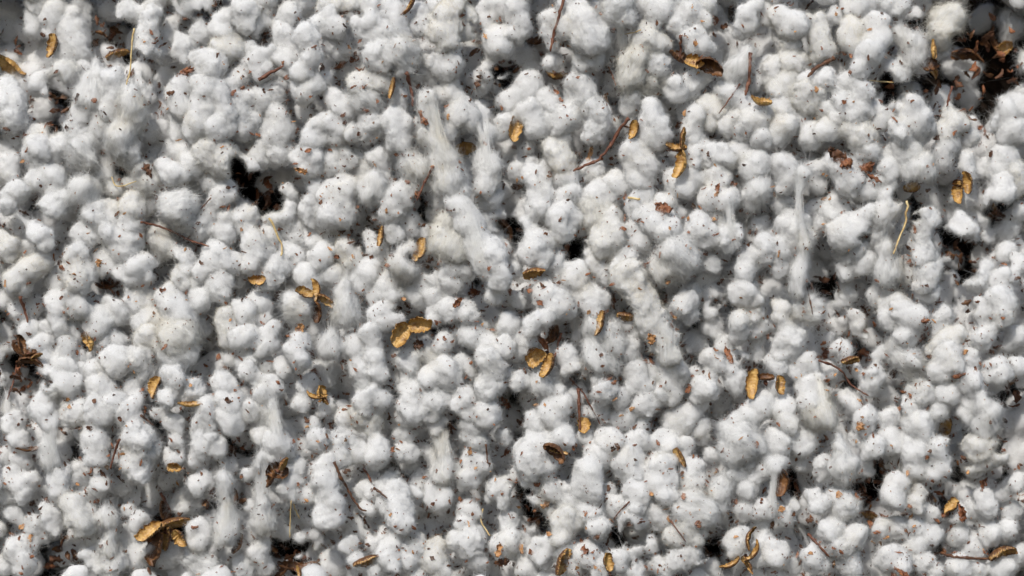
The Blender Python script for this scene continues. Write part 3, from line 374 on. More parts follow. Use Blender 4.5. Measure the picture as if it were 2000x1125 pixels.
# ------------------------------------------------ burs: the woody segments of dried bolls, read off the photograph
# things: label | short name used by its neighbours' labels | category | segments "u v length width angle roll pitch" (g gold inside, d dark)
BURS = [
("two golden boll segments joined at a dark heart, open like butterfly wings, near the middle", "the butterfly-shaped golden bur", "822 633 44 30 8 10 10 g;781 653 46 34 232 -15 12 g;804 640 22 14 100 160 -20 d"),
("golden boll husk of three narrow petals with one upright, left of centre", "the three-petalled golden husk", "594 572 34 20 172 35 25 g;620 566 40 17 95 -40 -5 g;637 584 36 18 328 50 0 g;621 608 38 26 275 160 -10 d"),
("large crumpled golden boll husk with black gaps between its curled segments, lower left", "the large crumpled golden husk", "337 1018 62 26 5 60 -10 g;293 1040 52 28 225 40 10 g;328 1050 48 26 60 -50 20 g;352 1050 34 24 300 35 -10 g;305 1072 62 34 250 165 -5 d;318 1000 40 22 110 150 0 d"),
("dark husk with one ribbed golden cup on its left and a stalk between", "the ribbed golden cup with stalk", "1047 697 38 34 30 -5 10 g;1074 716 46 26 258 55 10 g;1084 652 42 26 245 140 -10 d"),
("hooked golden boll segments hanging below a tuft of dark bristles, right of centre", "the hooked golden husk with bristles", "1471 750 54 24 262 25 5 g;1522 752 34 20 275 -30 0 g;1496 738 30 16 180 150 0 d"),
("golden husk standing upright with one oval leaf-like segment above another, upper right of centre", "the upright golden husk", "1320 290 38 20 172 55 0 g;1332 322 50 24 262 150 5 g;1332 268 36 14 82 60 0 g"),
("bur with a torn golden middle and a pointed brown wing, top right of centre", "the winged brown and golden bur", "1356 122 34 26 330 -10 15 g;1387 126 50 30 342 170 -5 d;1326 112 40 26 150 150 0 d"),
("dark husk with thin golden crescent arms curling outwards at the bottom right", "the bur with crescent arms", "1428 1105 40 14 218 70 10 g;1474 1082 44 14 40 -70 10 g;1462 1102 36 14 300 60 0 g;1460 1050 44 12 80 70 0 g"),
("hollow brown bur in tatters with a fibre dangling from it, top right", "the tattered hanging bur", "1816 128 34 26 200 20 20 d;1822 96 34 16 95 140 0 g;1826 140 26 16 300 60 0 g"),
("two narrow boll segments, one orange-gold and one striped, under the right-hand overhang", "the pair of striped boll segments", "1872 376 40 22 268 30 0 g;1893 356 40 20 95 -50 0 g;1870 360 20 16 180 160 0 d"),
("deep-set brown bur with a ribbed pale end in the dark top right hollow", "the bur in the dark hollow", "1962 92 32 26 20 20 0 g;1938 78 54 18 105 65 0 d;1890 104 60 26 350 150 0 d"),
("dark bur with a black mouth and bristly golden rim, bottom left of centre", "the black-mouthed bur", "541 920 40 30 180 10 0 d;530 935 34 18 250 60 0 d;552 905 26 16 60 60 0 g"),
("nest of dark bracts and thin golden stalks at the left edge", "the nest of dark bracts", "46 690 44 20 170 60 0 d;62 702 44 18 350 150 0 d;40 674 38 18 100 60 0 d;70 695 24 12 30 60 0 g"),
("brown clump of broken bracts at the bottom edge, left of centre", "the broken bracts at the bottom", "568 1108 50 22 175 60 0 d;600 1104 44 18 20 150 0 d;552 1118 34 16 230 60 0 d;586 1118 26 12 280 60 0 g"),
("golden bract with a bell-shaped tip and ragged skirt on white cotton", "the golden bell-shaped bract", "627 768 28 22 95 150 0 g;616 776 34 12 172 60 0 g;634 780 22 12 320 60 0 g"),
("dark opened bur with a bright gold lower rim under an overhanging lock", "the gold-rimmed dark bur", "1087 878 46 28 335 150 10 d;1090 885 34 12 170 70 0 g"),
]
SHELLS = [
("bright gold boll segment cupped towards the viewer beside a drawn white strand", "the bright gold boat shell", "908 290 46 26 18 12 5 g"),
("dark pointed shell catching gold light at the far upper left edge", "the pointed shell at the left edge", "22 128 66 34 328 150 5 g"),
("brown hood-shaped shell with its rim up, under a big lock at upper left", "the hood-shaped shell", "228 103 44 22 22 140 0 s"),
("upright gold shell, half in shade, between upper left locks", "the upright shaded gold shell", "104 90 44 22 262 35 0 g"),
("dull gold shell half buried below the round upper left lock", "the buried shell at upper left", "116 190 44 22 190 150 0 d"),
("curled tan shell hooked round like a claw at the top edge", "the claw-shaped shell on top", "802 12 58 14 240 75 0 g"),
("slim golden sliver hanging below a heavy white lock", "the hanging golden sliver", "767 172 38 13 258 60 0 g"),
("brown and gold crescent shell below a small white ball", "the crescent shell under the ball", "1087 151 42 18 186 150 10 s"),
("shallow gold dish-shaped shell beside the dark red twig", "the dish-shaped gold shell", "1486 201 38 22 184 140 15 g"),
("golden ribbed scrap with radiating fingers on white cotton", "the fingered golden scrap", "1005 252 46 26 262 -20 10 g"),
("dark bract with a gold belly below a bent twig", "the gold-bellied bract", "1240 254 34 20 262 40 0 s"),
("golden ring-shaped shell, curled and hollow, left of the middle", "the curled ring shell", "822 488 44 24 250 35 0 g"),
("olive shell edge sunk between two tall locks", "the sunken olive shell", "745 461 36 14 262 60 0 g"),
("large dark shell standing in the shade right of a long drawn lock", "the large dark standing shell", "990 444 56 26 305 60 0 d"),
("brown cap-like leaf shell lying over a gap at centre", "the brown cap-like shell", "1042 529 40 24 15 150 0 s"),
("small gold shell at the mouth of a gap, left of two round locks", "the small gold shell in a gap", "503 549 30 20 190 20 0 g"),
("thin golden crescent with a dark point lying upright, right of centre", "the upright golden crescent", "1174 632 46 17 256 60 0 g"),
("wedge of brown shell with a golden end beneath the long draped lock", "the wedge-shaped shell", "1228 616 42 22 350 140 0 s"),
("ribbed golden shell seen end-on beside the upright stalk", "the shell beside the upright stalk", "1141 831 28 26 262 10 10 g"),
("narrow olive-gold shell lying flat in a shaded gap", "the flat olive shell", "370 791 40 14 178 140 0 g"),
("dark gold shell deep in a hole beside a smooth tall lock", "the shell in the hole", "303 757 40 26 250 40 0 g"),
("gold-green shell wedged between two grey locks", "the gold-green wedged shell", "176 666 36 24 290 150 0 g"),
("long brown shell edge lying level under a grey lock at the left", "the level brown shell edge", "58 879 46 12 184 140 0 d"),
("orange shell with a dark eye below a small drawn tuft", "the orange shell with a dark eye", "341 911 26 18 350 20 0 g"),
("curled brown shell arching over a white ball at the bottom edge", "the arched shell at the bottom", "715 1094 48 26 40 140 20 s"),
("brown shell tucked behind an oval lock near the bottom", "the shell behind the oval lock", "1096 1096 50 28 70 150 0 s"),
("jagged brown and gold scrap with spikes near the bottom", "the jagged brown scrap", "1186 1098 34 20 95 40 0 s"),
("orange-gold crescent hanging from a small white tuft", "the orange-gold crescent", "1330 893 38 18 300 55 0 g"),
("gold-rimmed dark shell curled in shade, bottom right", "the curled shell in shade", "1858 990 34 22 225 50 0 g"),
("large brown and gold shell with a sharp right tip, bottom right corner", "the sharp-tipped corner shell", "1955 1076 52 28 22 145 0 s"),
("shadowy gold shell at the mouth of a deep gap, right side", "the shadowy gold shell", "1849 838 40 24 265 30 0 g"),
("dull brown shell standing in the dark hole at lower right", "the dull shell in the dark hole", "1529 942 48 28 272 30 0 d"),
("gold-brown bur segment resting on trash with a dark underside", "the gold-brown segment", "1660 702 32 20 20 140 10 s"),
("dark brown shell at the mouth of a hole among bottom left locks", "the dark shell by the hole", "466 1062 38 22 250 150 0 d"),
("broad brown leaf shell deep in a gap under the left locks", "the deep brown leaf shell", "216 558 50 20 200 150 0 d"),
("dark rusty shell spread in the lower right gap", "the rusty shell in the gap", "1702 962 44 24 340 150 0 s"),
("second rusty shell in the gap, just under a small white tongue", "the lower rusty shell", "1699 1004 36 20 340 150 0 s"),
("brown shell deep behind two locks near the top centre", "the deep shell at top centre", "1050 80 38 20 190 150 0 d"),
("brown leaf shell hanging in the shade at the right edge gap", "the shell in the right edge gap", "1946 412 40 12 290 60 0 s"),
("brown bract filling a shaded notch, upper right", "the bract in the notch", "1781 368 30 22 200 30 0 s"),
]
LEAVES = [
("torn rusty red leaf with a hooked end on a white lock, upper left", "the torn rusty leaf", "360 140 38 17 20 r"),
("long rusty leaf pod lying slanted beneath a short twig", "the slanted rusty pod", "825 231 32 11 298 r"),
("dark bark-like scrap standing on a pale lock, left", "the dark bark scrap", "287 331 32 13 300 d"),
("wine-brown leaf with a stalk, left of the three-petalled husk", "the wine-brown leaf", "541 578 26 17 35 d"),
("rust-coloured angular leaf on trashy cotton, right", "the rust angular leaf", "1613 690 30 18 70 r"),
("tan curled bract rising over the twig fork", "the tan bract on the fork", "1152 305 38 14 80 t"),
("pinkish brown leaf patch caught under white fibres", "the pinkish leaf patch", "1296 409 34 22 340 r"),
("orange leaf blotch on the edge of the draped lock", "the orange blotch", "1273 662 22 16 280 t"),
("rusty drop-shaped leaf with a raised tail, lower right", "the rusty drop-shaped leaf", "1880 1003 36 14 100 r"),
("brown-orange leaf flake standing in shade, right", "the shaded orange leaf", "1920 945 28 13 70 r"),
("dark red-brown angular leaf on the round bottom lock", "the angular leaf on the round lock", "1364 1025 16 12 110 r"),
("pinkish curled leaf above the ribbed golden cup", "the pinkish curled leaf", "1060 668 40 10 310 r"),
("rusty twisted bract over a gap, right of centre", "the rusty twisted bract", "1424 694 36 12 300 r"),
("orange-tan leaf chip on a white lobe, lower right", "the orange-tan chip", "1680 832 18 15 80 t"),
("ragged rusty clump at the right edge", "the ragged rusty clump", "1968 760 28 24 60 r"),
("greenish brown crumbly trash on a white lock, upper right", "the crumbly greenish trash", "1634 305 40 22 320 d"),
("rusty crumbly trash beside the greenish trash", "the rusty crumbly trash", "1655 322 26 22 30 r"),
("rust-red broken leaf bits on a white lock, upper right", "the rust-red broken bits", "1693 328 30 18 20 r"),
("long rust-red scrap pointing down right, upper right", "the long rust-red scrap", "1708 347 32 9 335 r"),
("brown elongated seed-like leaf, right of the middle", "the seed-like leaf", "988 788 24 11 300 r"),
("round brown calyx with a curly tail", "the calyx with a curly tail", "818 673 20 18 10 d"),
("orange-tan leaf strip standing at the bottom edge", "the orange strip", "974 1075 26 13 75 t"),
("curled brown leaf piece at the bottom, right of the orange strip", "the curled bottom leaf", "982 1099 30 14 5 d"),
("orange flat leaf chip on a lock, left", "the orange flat chip", "192 514 14 13 80 t"),
("dark oval leaf on a bright lock at upper left", "the dark oval leaf", "334 182 15 10 20 d"),
("pinkish brown bract between two round locks, left of centre", "the pinkish brown bract", "586 641 20 16 60 t"),
("brown leaf heap behind a white lock, centre", "the brown leaf heap", "925 572 24 20 40 r"),
("rusty leaf strip beside the brown leaf heap", "the rusty leaf strip", "893 592 26 13 40 r"),
("red-brown orange-streaked leaf on a white lobe", "the orange-streaked leaf", "588 333 26 10 335 t"),
("rusty spear-shaped leaf at the lower gap", "the rusty spear", "1055 1010 26 9 280 r"),
("orange-brown leaf chip on the curved right lock", "the chip on the curved lock", "1873 735 26 9 20 r"),
("rusty spiky bits, uppermost, beside the heart-shaped lock", "the spiky rusty bits", "1803 658 24 14 50 r"),
("rusty flat chip beside the heart-shaped lock", "the rusty flat chip", "1808 628 16 11 20 r"),
("brown leaf flake upright on white, right of the middle gap", "the upright brown flake", "1687 608 24 9 290 d"),
("pale brown flake upright above the oval tuft", "the pale upright flake", "1182 193 24 13 75 t"),
("tan upright oval leaf near the bottom centre", "the tan oval leaf", "918 881 17 8 80 t"),
("gold upright pointed flake on a white lock, centre left", "the gold pointed flake", "704 584 18 11 85 t"),
("dark pointed leaf at the bottom edge, right", "the dark bottom-edge leaf", "1763 1119 28 12 330 r"),
]
# twigs: label | short name | points | radius px | kind
TWIGS = [
("long smooth reddish stalk running straight down from the top edge", "the long reddish stalk", "1101 -4,1092 30,1082 66,1075 101", 3.0, "t"),
("short thick dark twig pointing up right at upper left", "the short dark twig", "505 156,530 142,554 128", 3.4, "t"),
("short reddish twig below a heavy lock at top centre", "the short reddish twig", "793 142,801 165,805 188,807 208", 3.0, "t"),
("rust-red straight twig above the winged bur", "the rust-red twig", "1329 70,1330 95,1328 121", 2.6, "t"),
("thick dark red twig curving down at upper right", "the dark red curved twig", "1466 104,1465 130,1463 158,1456 186", 3.6, "t"),
("thin dark stem slanting down left beside the curved red twig", "the thin slanting stem", "1445 164,1425 193,1404 222", 1.6, "t"),
("forked brown twig reaching down left with a crooked pale end", "the forked brown twig", "1229 231,1208 256,1195 280,1180 300,1165 316,1142 323,1120 334", 3.2, "t"),
("thin dark crooked stem near the top centre", "the thin crooked stem", "1188 130,1196 148,1203 167", 1.4, "t"),
("long frayed thin brown stem lying across the left locks", "the frayed brown stem", "275 434,305 440,340 453,372 470,408 481", 2.2, "t"),
("purple-brown straight twig at the left edge, mid height", "the purple-brown twig", "40 580,47 605,54 630", 3.2, "t"),
("thin golden brown stalk bending down at the left edge", "the thin golden brown stalk", "34 705,28 740,14 780", 1.6, "t"),
("knobbly dark twig below the drawn upper centre lock", "the knobbly dark twig", "846 325,832 350,820 378,814 392", 2.4, "t"),
("straw-coloured knotted stalk with a brown hooked tip, left of centre", "the knotted straw stalk", "525 426,537 444,541 462,552 478,549 499", 2.2, "s"),
("upright smooth brown stalk, lower centre right", "the upright brown stalk", "1129 758,1131 790,1133 844", 3.0, "t"),
("thin broken stem running down right of the upright stalk", "the thin broken stem", "1112 738,1140 768,1155 796,1173 830", 1.6, "t"),
("short stalk joining the dark husk to its neighbours", "the husk's short stalk", "1096 650,1090 672,1083 698", 2.6, "t"),
("rusty branching stem among red trash, right", "the rusty branching stem", "1600 704,1632 716,1648 728,1660 750,1672 758,1696 773", 2.0, "t"),
("thin black needle-like stem on a white lock, right", "the black needle stem", "1576 560,1583 590,1587 614", 1.3, "d"),
("reddish stalk bending down into the lower left cotton", "the bending reddish stalk", "234 858,225 882,218 902,216 916", 2.4, "t"),
("dark stick pointing into the large crumpled golden husk", "the dark stick by the husk", "313 962,323 980,333 998", 3.0, "t"),
("long dark twig lying diagonally, lower left of centre", "the long diagonal dark twig", "652 902,664 930,678 952,690 976,704 996,716 998", 2.6, "d"),
("short brown twig right of the long diagonal twig, upper one", "the upper short brown twig", "710 914,720 928,725 942", 2.4, "t"),
("short dark twig right of the long diagonal twig, lower one", "the lower short dark twig", "730 953,742 961,756 973", 2.4, "d"),
("thin hooked dark stem near the bottom centre", "the thin hooked stem", "949 868,951 890,951 900,957 908", 1.6, "d"),
("thin brown stem slanting on a white lock at the bottom", "the slanting thin stem", "1229 980,1208 1000,1199 1015", 1.6, "t"),
("thin stem running down right from a tan bract, lower right", "the stem from the tan bract", "1309 1016,1325 1038,1340 1059", 1.4, "t"),
("rust and black twig slanting down right at the bottom right", "the rust and black twig", "1578 1043,1596 1062,1606 1074,1620 1088", 2.8, "t"),
("pale green wavy straw hanging free at the right", "the pale green straw", "1771 392,1773 408,1768 418,1771 430,1758 462,1745 496", 2.4, "s"),
("short orange straw lying level near the centre", "the level orange straw", "1226 386,1250 389", 2.6, "s"),
("upright dry golden strip between two upper left locks", "the upright golden strip", "262 55,257 82,256 110,254 140,247 165", 1.8, "s"),
("thin pale straw lying level at upper right", "the level pale straw", "1698 157,1720 159,1745 161", 1.4, "s"),
("bent golden straw wisp on white cotton, left", "the bent golden wisp", "218 345,224 364,240 364,266 354", 1.3, "s"),
("fine straw stem standing upright at the lower left", "the fine upright straw", "569 978,567 1010,566 1050", 1.2, "s"),
("short yellow straw beside the fine upright one", "the short yellow straw", "573 984,578 998,585 1013", 1.5, "s"),
("golden spiky straw in the bottom centre gap", "the spiky golden straw", "943 994,938 1018,950 1036,957 1046", 1.8, "s"),
("short dark twig lying slanted at the left below locks", "the short slanted twig", "275 811,288 822,301 831", 2.0, "d"),
("thin black stem slanting over a dark gap, left", "the thin black stem", "412 387,403 396,391 409", 1.3, "d"),
("brown branching scrap under a lock, upper right", "the branching brown scrap", "1630 112,1610 124,1592 134,1578 150", 4.0, "d"),
("line of brown twiggy trash above the bottom right locks", "the line of twiggy trash", "1838 1080,1870 1088,1905 1092,1945 1090", 3.0, "d"),
("thin pale straw curve near the top, right of centre", "the thin pale straw curve", "1252 58,1238 64,1220 67", 1.2, "s"),
("thin brown stem dropping from the hanging bur", "the stem under the hanging bur", "1860 168,1853 190,1849 208", 2.2, "t"),
("dark forked stem at the bottom, right of the oval lock", "the dark forked stem", "1194 1038,1188 1054,1184 1066", 2.0, "d"),
]
# small leaf flakes "x y size colour" in the same fields as the locks
FLAKES = {
(0,0):"20 250 30d;350 150 16d;340 270 30d;225 330 14r;440 560 30r;800 265 22r;820 240 14d;935 300 18r;1220 300 22r;1180 250 34r;1205 340 24r;1570 115 20t;1700 430 26d;1450 730 18d;1490 790 8d;1310 850 18t;1260 880 26r;1820 725 40r;1900 690 26r;1860 560 16t;1950 560 22r;600 760 40d;735 780 28r;670 845 14t;550 895 20d;820 880 24d;565 940 8d;860 950 14d;520 1000 34d;685 965 12d;1060 700 22d;1130 820 14d;1190 740 12d;350 990 24r;50 1005 34d;1395 1095 30t;1675 1095 16d;1960 1040 34r;1800 340 10d;1940 460 16d",
(1,0):"140 120 16d;335 145 22r;600 212 12d;600 262 20d;690 200 26d;455 365 34r;505 500 10d;730 370 24t;805 375 18d;810 320 26r;755 465 34r;865 460 22d;800 545 36r;840 540 30d;1245 180 18d;1025 210 14r;1080 365 16r;1245 560 28d;1405 110 10d;960 40 22r;1820 130 16d;1965 180 10d;1790 285 30t;1940 470 18r;1230 320 24t;1750 600 34d;1730 650 38d;1660 680 26d;1820 600 18d;1900 580 28d;1900 665 20t;1675 785 22d;1500 910 28t;1920 845 22r;1565 560 22d;1580 490 24d;110 700 40d;60 710 24d;230 790 34r;685 900 30r;690 960 24d;950 790 28r;850 860 38r;800 1045 24r;960 1100 22d;1340 720 14d;1130 620 12d;760 680 30r;840 680 24d;270 880 30t;290 950 26t;20 1055 36r;430 755 20r",
(2,0):"150 150 14d;15 225 18d;165 85 14d;320 45 16t;450 360 34t;1020 360 16r;1055 555 22r;1140 735 24t;730 785 34t;350 720 30r;380 785 28r;115 580 24d;515 605 22r;635 580 18r;1490 165 20t;1430 225 16d;1355 280 20r;1690 345 16d;1345 885 32t;1300 975 40r;1745 1055 18r;430 905 14r;460 935 14r;1430 340 30t;1050 180 14d;1880 580 22r;750 530 28d;810 560 16d;230 315 16d;770 235 14d;870 420 16d;1130 180 30r;1450 570 20t;20 1000 14d",
(3,0):"330 145 14d;420 375 20r;210 245 12t;800 225 26t;650 435 26r;640 565 22r;785 450 26d;820 570 22d;1040 490 28d;1095 335 16d;1240 180 28r;1110 95 22r;580 70 16r;530 110 20t;380 700 28t;590 800 26r;670 795 14t;565 885 16d;365 925 18t;865 1005 24d;785 1055 16d;880 800 24d;930 855 20d;990 930 40r;1100 985 12r;1125 790 22r;1735 905 14d;1650 1005 30r;1460 1040 34r;1320 1080 34d;1850 520 24r;1960 620 28d;1980 500 22d;60 60 28r;890 105 18d;1080 15 14d;840 1000 12d;470 680 10d",
(0,1):"210 50 28r;175 135 30t;320 330 18d;495 145 14d;1285 105 16r;1735 20 22t;1735 70 16d;1780 235 12d;1900 320 30d;1780 340 24d;1780 500 36r;1740 490 30d;1550 620 24d;1580 640 12d;1885 600 12r;1890 670 20t;1530 685 8d;1265 355 18d;970 545 20t;915 545 34d;690 700 20t;930 720 20r;1100 715 30r;460 770 18d;510 740 14d;530 930 24r;480 975 36r;580 1020 22t;740 835 36t;1570 930 28d;1870 945 18r;1450 825 22t;420 890 46r;490 865 22d;1905 845 30d;1760 815 24t;1115 1110 24r;1380 740 14d;1190 570 26d;40 1095 36t;220 1095 24r;1215 880 10d;885 830 12t;605 1075 12d;1190 315 12d;1180 1085 20r",
(1,1):"410 55 34r;575 45 28r;625 10 20r;305 155 26r;520 250 20t;690 175 22r;640 265 12d;650 350 14d;750 95 14d;1100 85 32r;930 165 20t;1145 90 22d;1235 85 18t;1180 300 26r;1020 525 26t;505 455 24r;795 630 32r;900 610 34d;910 530 26d;675 690 30d;415 705 24r;345 715 16d;190 665 28r;60 680 16d;660 590 16t;625 880 42r;575 820 28t;760 885 26t;900 885 26r;855 870 34d;740 770 40d;810 780 38d;1055 870 24d;1025 950 32r;1340 955 32t;1440 910 24r;1660 930 20r;1820 970 24r;1165 620 12d;1235 570 10d;1310 640 24d;1360 655 14r;1500 520 20d;1300 770 16r;1715 350 10d;1815 375 10d;1480 460 8d;1785 670 14d;1690 1105 36d;505 410 16t;210 340 18r;1610 200 26r;1250 410 22d;1380 180 22t;720 740 20r;1590 140 24r",
(2,1):"130 40 26r;100 100 30d;210 100 28d;40 285 30t;80 265 16t;290 255 22t;280 455 16r;440 440 24d;375 595 26r;180 320 10t;665 420 14t;850 405 14d;770 110 26r;700 115 22r;1080 335 18r;1170 300 26d;1400 120 16r;1420 165 16r;1585 165 22t;1815 165 22d;1205 175 10d;1605 345 42r;1600 395 30t;1500 350 26r;1740 320 26r;1295 405 20t;1420 490 36t;1470 500 26r;1380 585 28t;1380 690 18r;1360 790 16r;1235 655 20t;990 600 30d;1020 610 22r;960 680 16r;870 660 32r;495 710 18d;815 535 12d;265 700 22r;590 1015 26r;400 1065 26t;785 1095 34r;1130 825 26r;1155 865 32r;1075 890 38d;1215 1080 24t;1735 750 28r;1590 710 34r;1570 590 26t;1720 565 20r;1910 690 36d;1860 690 24d;1845 790 20d;40 1105 24d;240 1110 36d;140 1105 18r;1610 1090 22d;355 940 10d;405 830 26r;1520 850 34d;1530 80 26d;1940 1080 30d;910 800 16r",
(3,1):"245 55 28d;30 335 30t;50 395 26t;430 235 16t;440 430 28t;485 430 18t;675 515 26t;435 625 26t;295 815 20r;85 860 34t;15 955 18r;385 940 20r;370 715 18d;395 810 34d;430 795 14d;1250 180 24r;1740 75 30d;1380 520 16r;1270 505 18r;1150 670 34r;760 720 40d;1015 865 28d;1100 870 24r;1125 945 28d;1460 1035 26d;850 1070 26r;835 320 16r;740 305 12r;790 290 14r;1340 230 14d;1985 465 16r;345 285 8d;480 380 14d;590 470 10d;1670 685 14d;1160 1065 10d;630 1025 8d;1820 1080 8d;1150 350 26r;205 430 12d;110 970 10r;1240 1110 20d;1950 1050 30d",
(0,2):"115 128 12d;290 128 16r;530 160 16r;65 205 18r;225 362 30d;310 455 12r;440 435 18d;620 455 16r;600 505 26r;1295 165 16d;960 100 16r;1000 72 18r;1270 20 34r;1455 30 32r;1310 275 10r;1370 320 8d;1285 465 34r;1045 655 18t;400 735 18d;600 670 10d;645 855 14d;735 885 22d;530 870 26t;540 930 20t;905 780 26d;940 770 16r;890 835 14d;1490 765 18t;1545 695 24r;1765 125 22r;1890 95 20d;1800 250 20t;1850 285 8d;1960 815 28r;1900 730 12r;1780 885 34d;1865 860 14r;1935 965 28d;1640 988 16r;1220 990 12r;940 1020 26r;1030 1045 14r;85 990 18r;175 1030 14d;400 990 10d;240 1080 24d;610 1095 26d;700 1100 34d;575 235 10d;480 75 28r;60 430 22r;20 240 30d;110 430 34d;1110 800 24r;1880 550 34r;1200 540 16d;1430 290 8d;990 1080 18t;760 500 14r;1610 610 30r;740 400 22r;1210 10 20r;820 540 12d",
(1,2):"70 215 20r;345 215 18r;260 378 30r;345 330 24r;235 380 20d;355 695 30r;170 740 28r;110 575 36r;275 750 20r;195 800 20d;310 630 18r;555 640 12d;730 925 40r;690 950 26r;460 930 26r;500 885 20t;810 290 18r;1005 420 16r;1080 530 28r;1410 275 30r;1435 270 18r;1540 310 28d;1470 395 24r;1535 420 20r;1545 510 26r;1720 265 26r;1765 290 22t;1715 318 14r;1680 585 22r;1640 695 24r;1610 750 22d;1885 405 16d;1945 150 18d;1985 475 12r;1000 770 16d;1090 875 10d;1285 800 26d;1590 855 14r;1685 900 12d;1810 950 14d;1970 930 28r;740 1010 20r;790 1050 18r;1090 1015 14d;400 1030 36d;400 1090 20t;530 1040 34r;315 1040 18r;1050 1055 18d;990 110 22d;1945 740 14d;380 60 14d;1385 375 22d;1040 985 16r;1530 255 14r;780 640 30r;685 400 30d;165 30 22d;840 20 16r;1860 1070 16r;1670 1010 10r;1080 740 8d;40 410 8d;1150 90 24t;1960 1000 16d",
(2,2):"220 120 44r;65 345 20d;80 20 26d;140 20 30r;240 5 24r;600 190 24t;735 185 26r;520 130 28r;485 160 14d;690 525 22r;705 610 22r;720 660 14d;745 390 8d;1245 290 30d;1285 325 24d;1265 235 24t;1590 95 20d;1860 190 14r;1805 170 10r;1950 345 16r;1590 490 22r;1600 550 24t;1495 655 26r;1540 690 34t;1410 690 20r;1385 790 44r;1350 550 30d;1100 740 20d;1160 775 20r;860 835 16d;805 870 34t;935 945 28t;1140 950 30t;715 1040 28r;825 1095 20r;855 1000 22t;190 925 34t;255 915 24t;15 860 24r;190 735 18t;440 400 24d;835 540 10d;820 360 8r;1200 740 14d;1030 1070 10d;815 1045 8d;955 1090 30d;680 1000 14r;1795 910 20r;1755 915 16d;1550 905 20d;1660 1030 14r;850 710 34d;800 740 36r;100 650 30d;65 190 22r;130 885 14d;350 890 10d;1890 590 40d;1930 610 34d;1250 215 20r;1090 520 26t;1650 900 8d;1200 60 10r",
(3,2):"275 120 24r;285 185 22r;370 300 20d;430 260 22d;540 195 34r;430 195 30d;965 170 24t;1120 68 14d;750 180 34r;1290 180 22t;1295 260 30t;1215 255 24r;1230 320 32r;1610 320 24r;1635 110 22r;1740 240 30r;1835 235 20r;615 385 18t;570 435 18t;425 370 12r;435 435 34r;560 480 20d;500 540 20t;690 640 22t;525 680 20t;745 670 20r;455 725 30r;460 800 28t;720 880 28t;1055 435 12d;1080 425 10d;1140 520 20t;1260 540 34d;1210 640 18d;930 530 36r;980 650 46d;1540 500 34t;1525 440 16r;1570 410 26d;1660 585 26r;1620 630 26r;1690 610 24r;1740 600 20r;1890 585 12d;1735 685 14r;1690 740 20d;1715 765 16d;1740 505 38r;1110 835 22r;1060 820 34r;1075 880 18d;1030 940 26r;1185 750 16d;1155 755 18r;735 1010 16t;80 1065 24r;300 930 10r;320 960 8d;615 1060 12d;1740 1050 20d;1665 965 8d;362 682 8d;260 685 14t;1060 740 30d;840 600 20d;800 560 36d;650 430 14r;390 540 20r;620 380 10r;1145 610 8d;1820 450 22d;540 745 14r;930 600 22d;1090 490 10r;220 700 14t",
(0,3):"40 65 20d;110 160 26r;65 285 24r;35 400 20r;510 250 28d;625 210 24r;870 100 22r;835 270 26t;800 330 46d;870 340 22r;835 400 24d;960 170 30t;1100 240 34r;1235 260 14t;1295 315 22d;1415 195 14r;1335 60 28r;1600 240 22r;1570 325 22r;1745 240 24t;1750 520 18d;1590 555 28t;1595 600 14d;740 450 30r;660 325 22r;665 455 20r;610 405 22t;870 560 44r;930 575 22r;970 600 20t;880 635 26r;1020 590 20d;1050 625 24d;365 535 34d;235 640 30d;170 740 34t;230 830 38t;235 890 18r;240 975 34r;150 830 30r;175 1055 20r;50 910 10d;90 800 30d;330 835 18r;500 1025 18d;770 690 12d;835 865 22r;790 890 22d;740 935 16d;875 985 22d;910 765 16r;865 1080 14r;1170 1085 42d;1250 1065 20d;1155 1020 14d;1520 745 34r;1545 660 12d;1695 705 14r;1885 740 34r;1890 830 30d;1840 800 16r;1660 970 18d;1730 1050 22r;1820 1090 34r;1550 1110 22t;1890 480 26d;1690 450 26d;1890 350 24d;930 350 30d;960 380 24d;1130 540 26d;570 820 22r;580 880 22d;400 1080 28r;160 1110 22r;1380 400 28t;1220 430 24d;1360 450 36d;940 290 22t;1990 1020 20r;700 30 10d;165 300 18d;305 420 14d",
(1,3):"555 30 34d;295 75 24r;485 75 20t;630 30 14d;700 65 18t;730 130 18r;555 125 24r;470 170 34r;705 300 38d;800 285 16d;390 540 26t;330 410 20r;700 495 30r;395 405 10d;200 600 8d;385 355 22r;430 250 14d;1060 150 40r;1110 130 26t;1055 190 14d;1135 75 18r;1600 225 22r;1610 270 14d;1545 310 16d;1575 355 18d;1390 395 22d;1560 455 30r;1510 545 28d;1715 280 20t;1870 370 20t;1920 485 16r;1960 155 34r;1925 190 18r;1850 150 14d;1320 70 18d;1240 75 22d;1075 50 24r;1340 590 16r;1385 560 24r;1350 650 30r;1230 750 34r;1320 745 30d;1400 660 16d;1480 770 28d;1450 740 20d;1205 825 12d;1140 765 20d;1050 645 20t;905 545 20r;850 690 34d;820 660 30d;750 670 24r;705 705 16d;1225 940 22t;1100 925 12d;1380 985 30d;1350 915 16d;1150 905 18d;1660 710 24t;1830 630 26d;1985 660 22r;1690 640 20r;1600 530 36r;1590 600 22r;1730 530 28d;1680 540 24r;1760 560 22r;1590 690 22r;1000 790 12r;600 860 30d;810 870 24d;850 920 26d;770 780 24d;325 745 34d;130 580 28r;20 640 14d;15 395 8d;70 1055 22d;160 1055 28d;1570 1050 34d;1640 1010 26r;1510 1050 22d;1310 1110 16r;1040 1000 10d;730 1060 34r;880 880 30d;320 1070 36r;1200 10 12r;1980 370 34r;25 570 22d;1660 830 10r;635 770 16r;1540 60 8r",
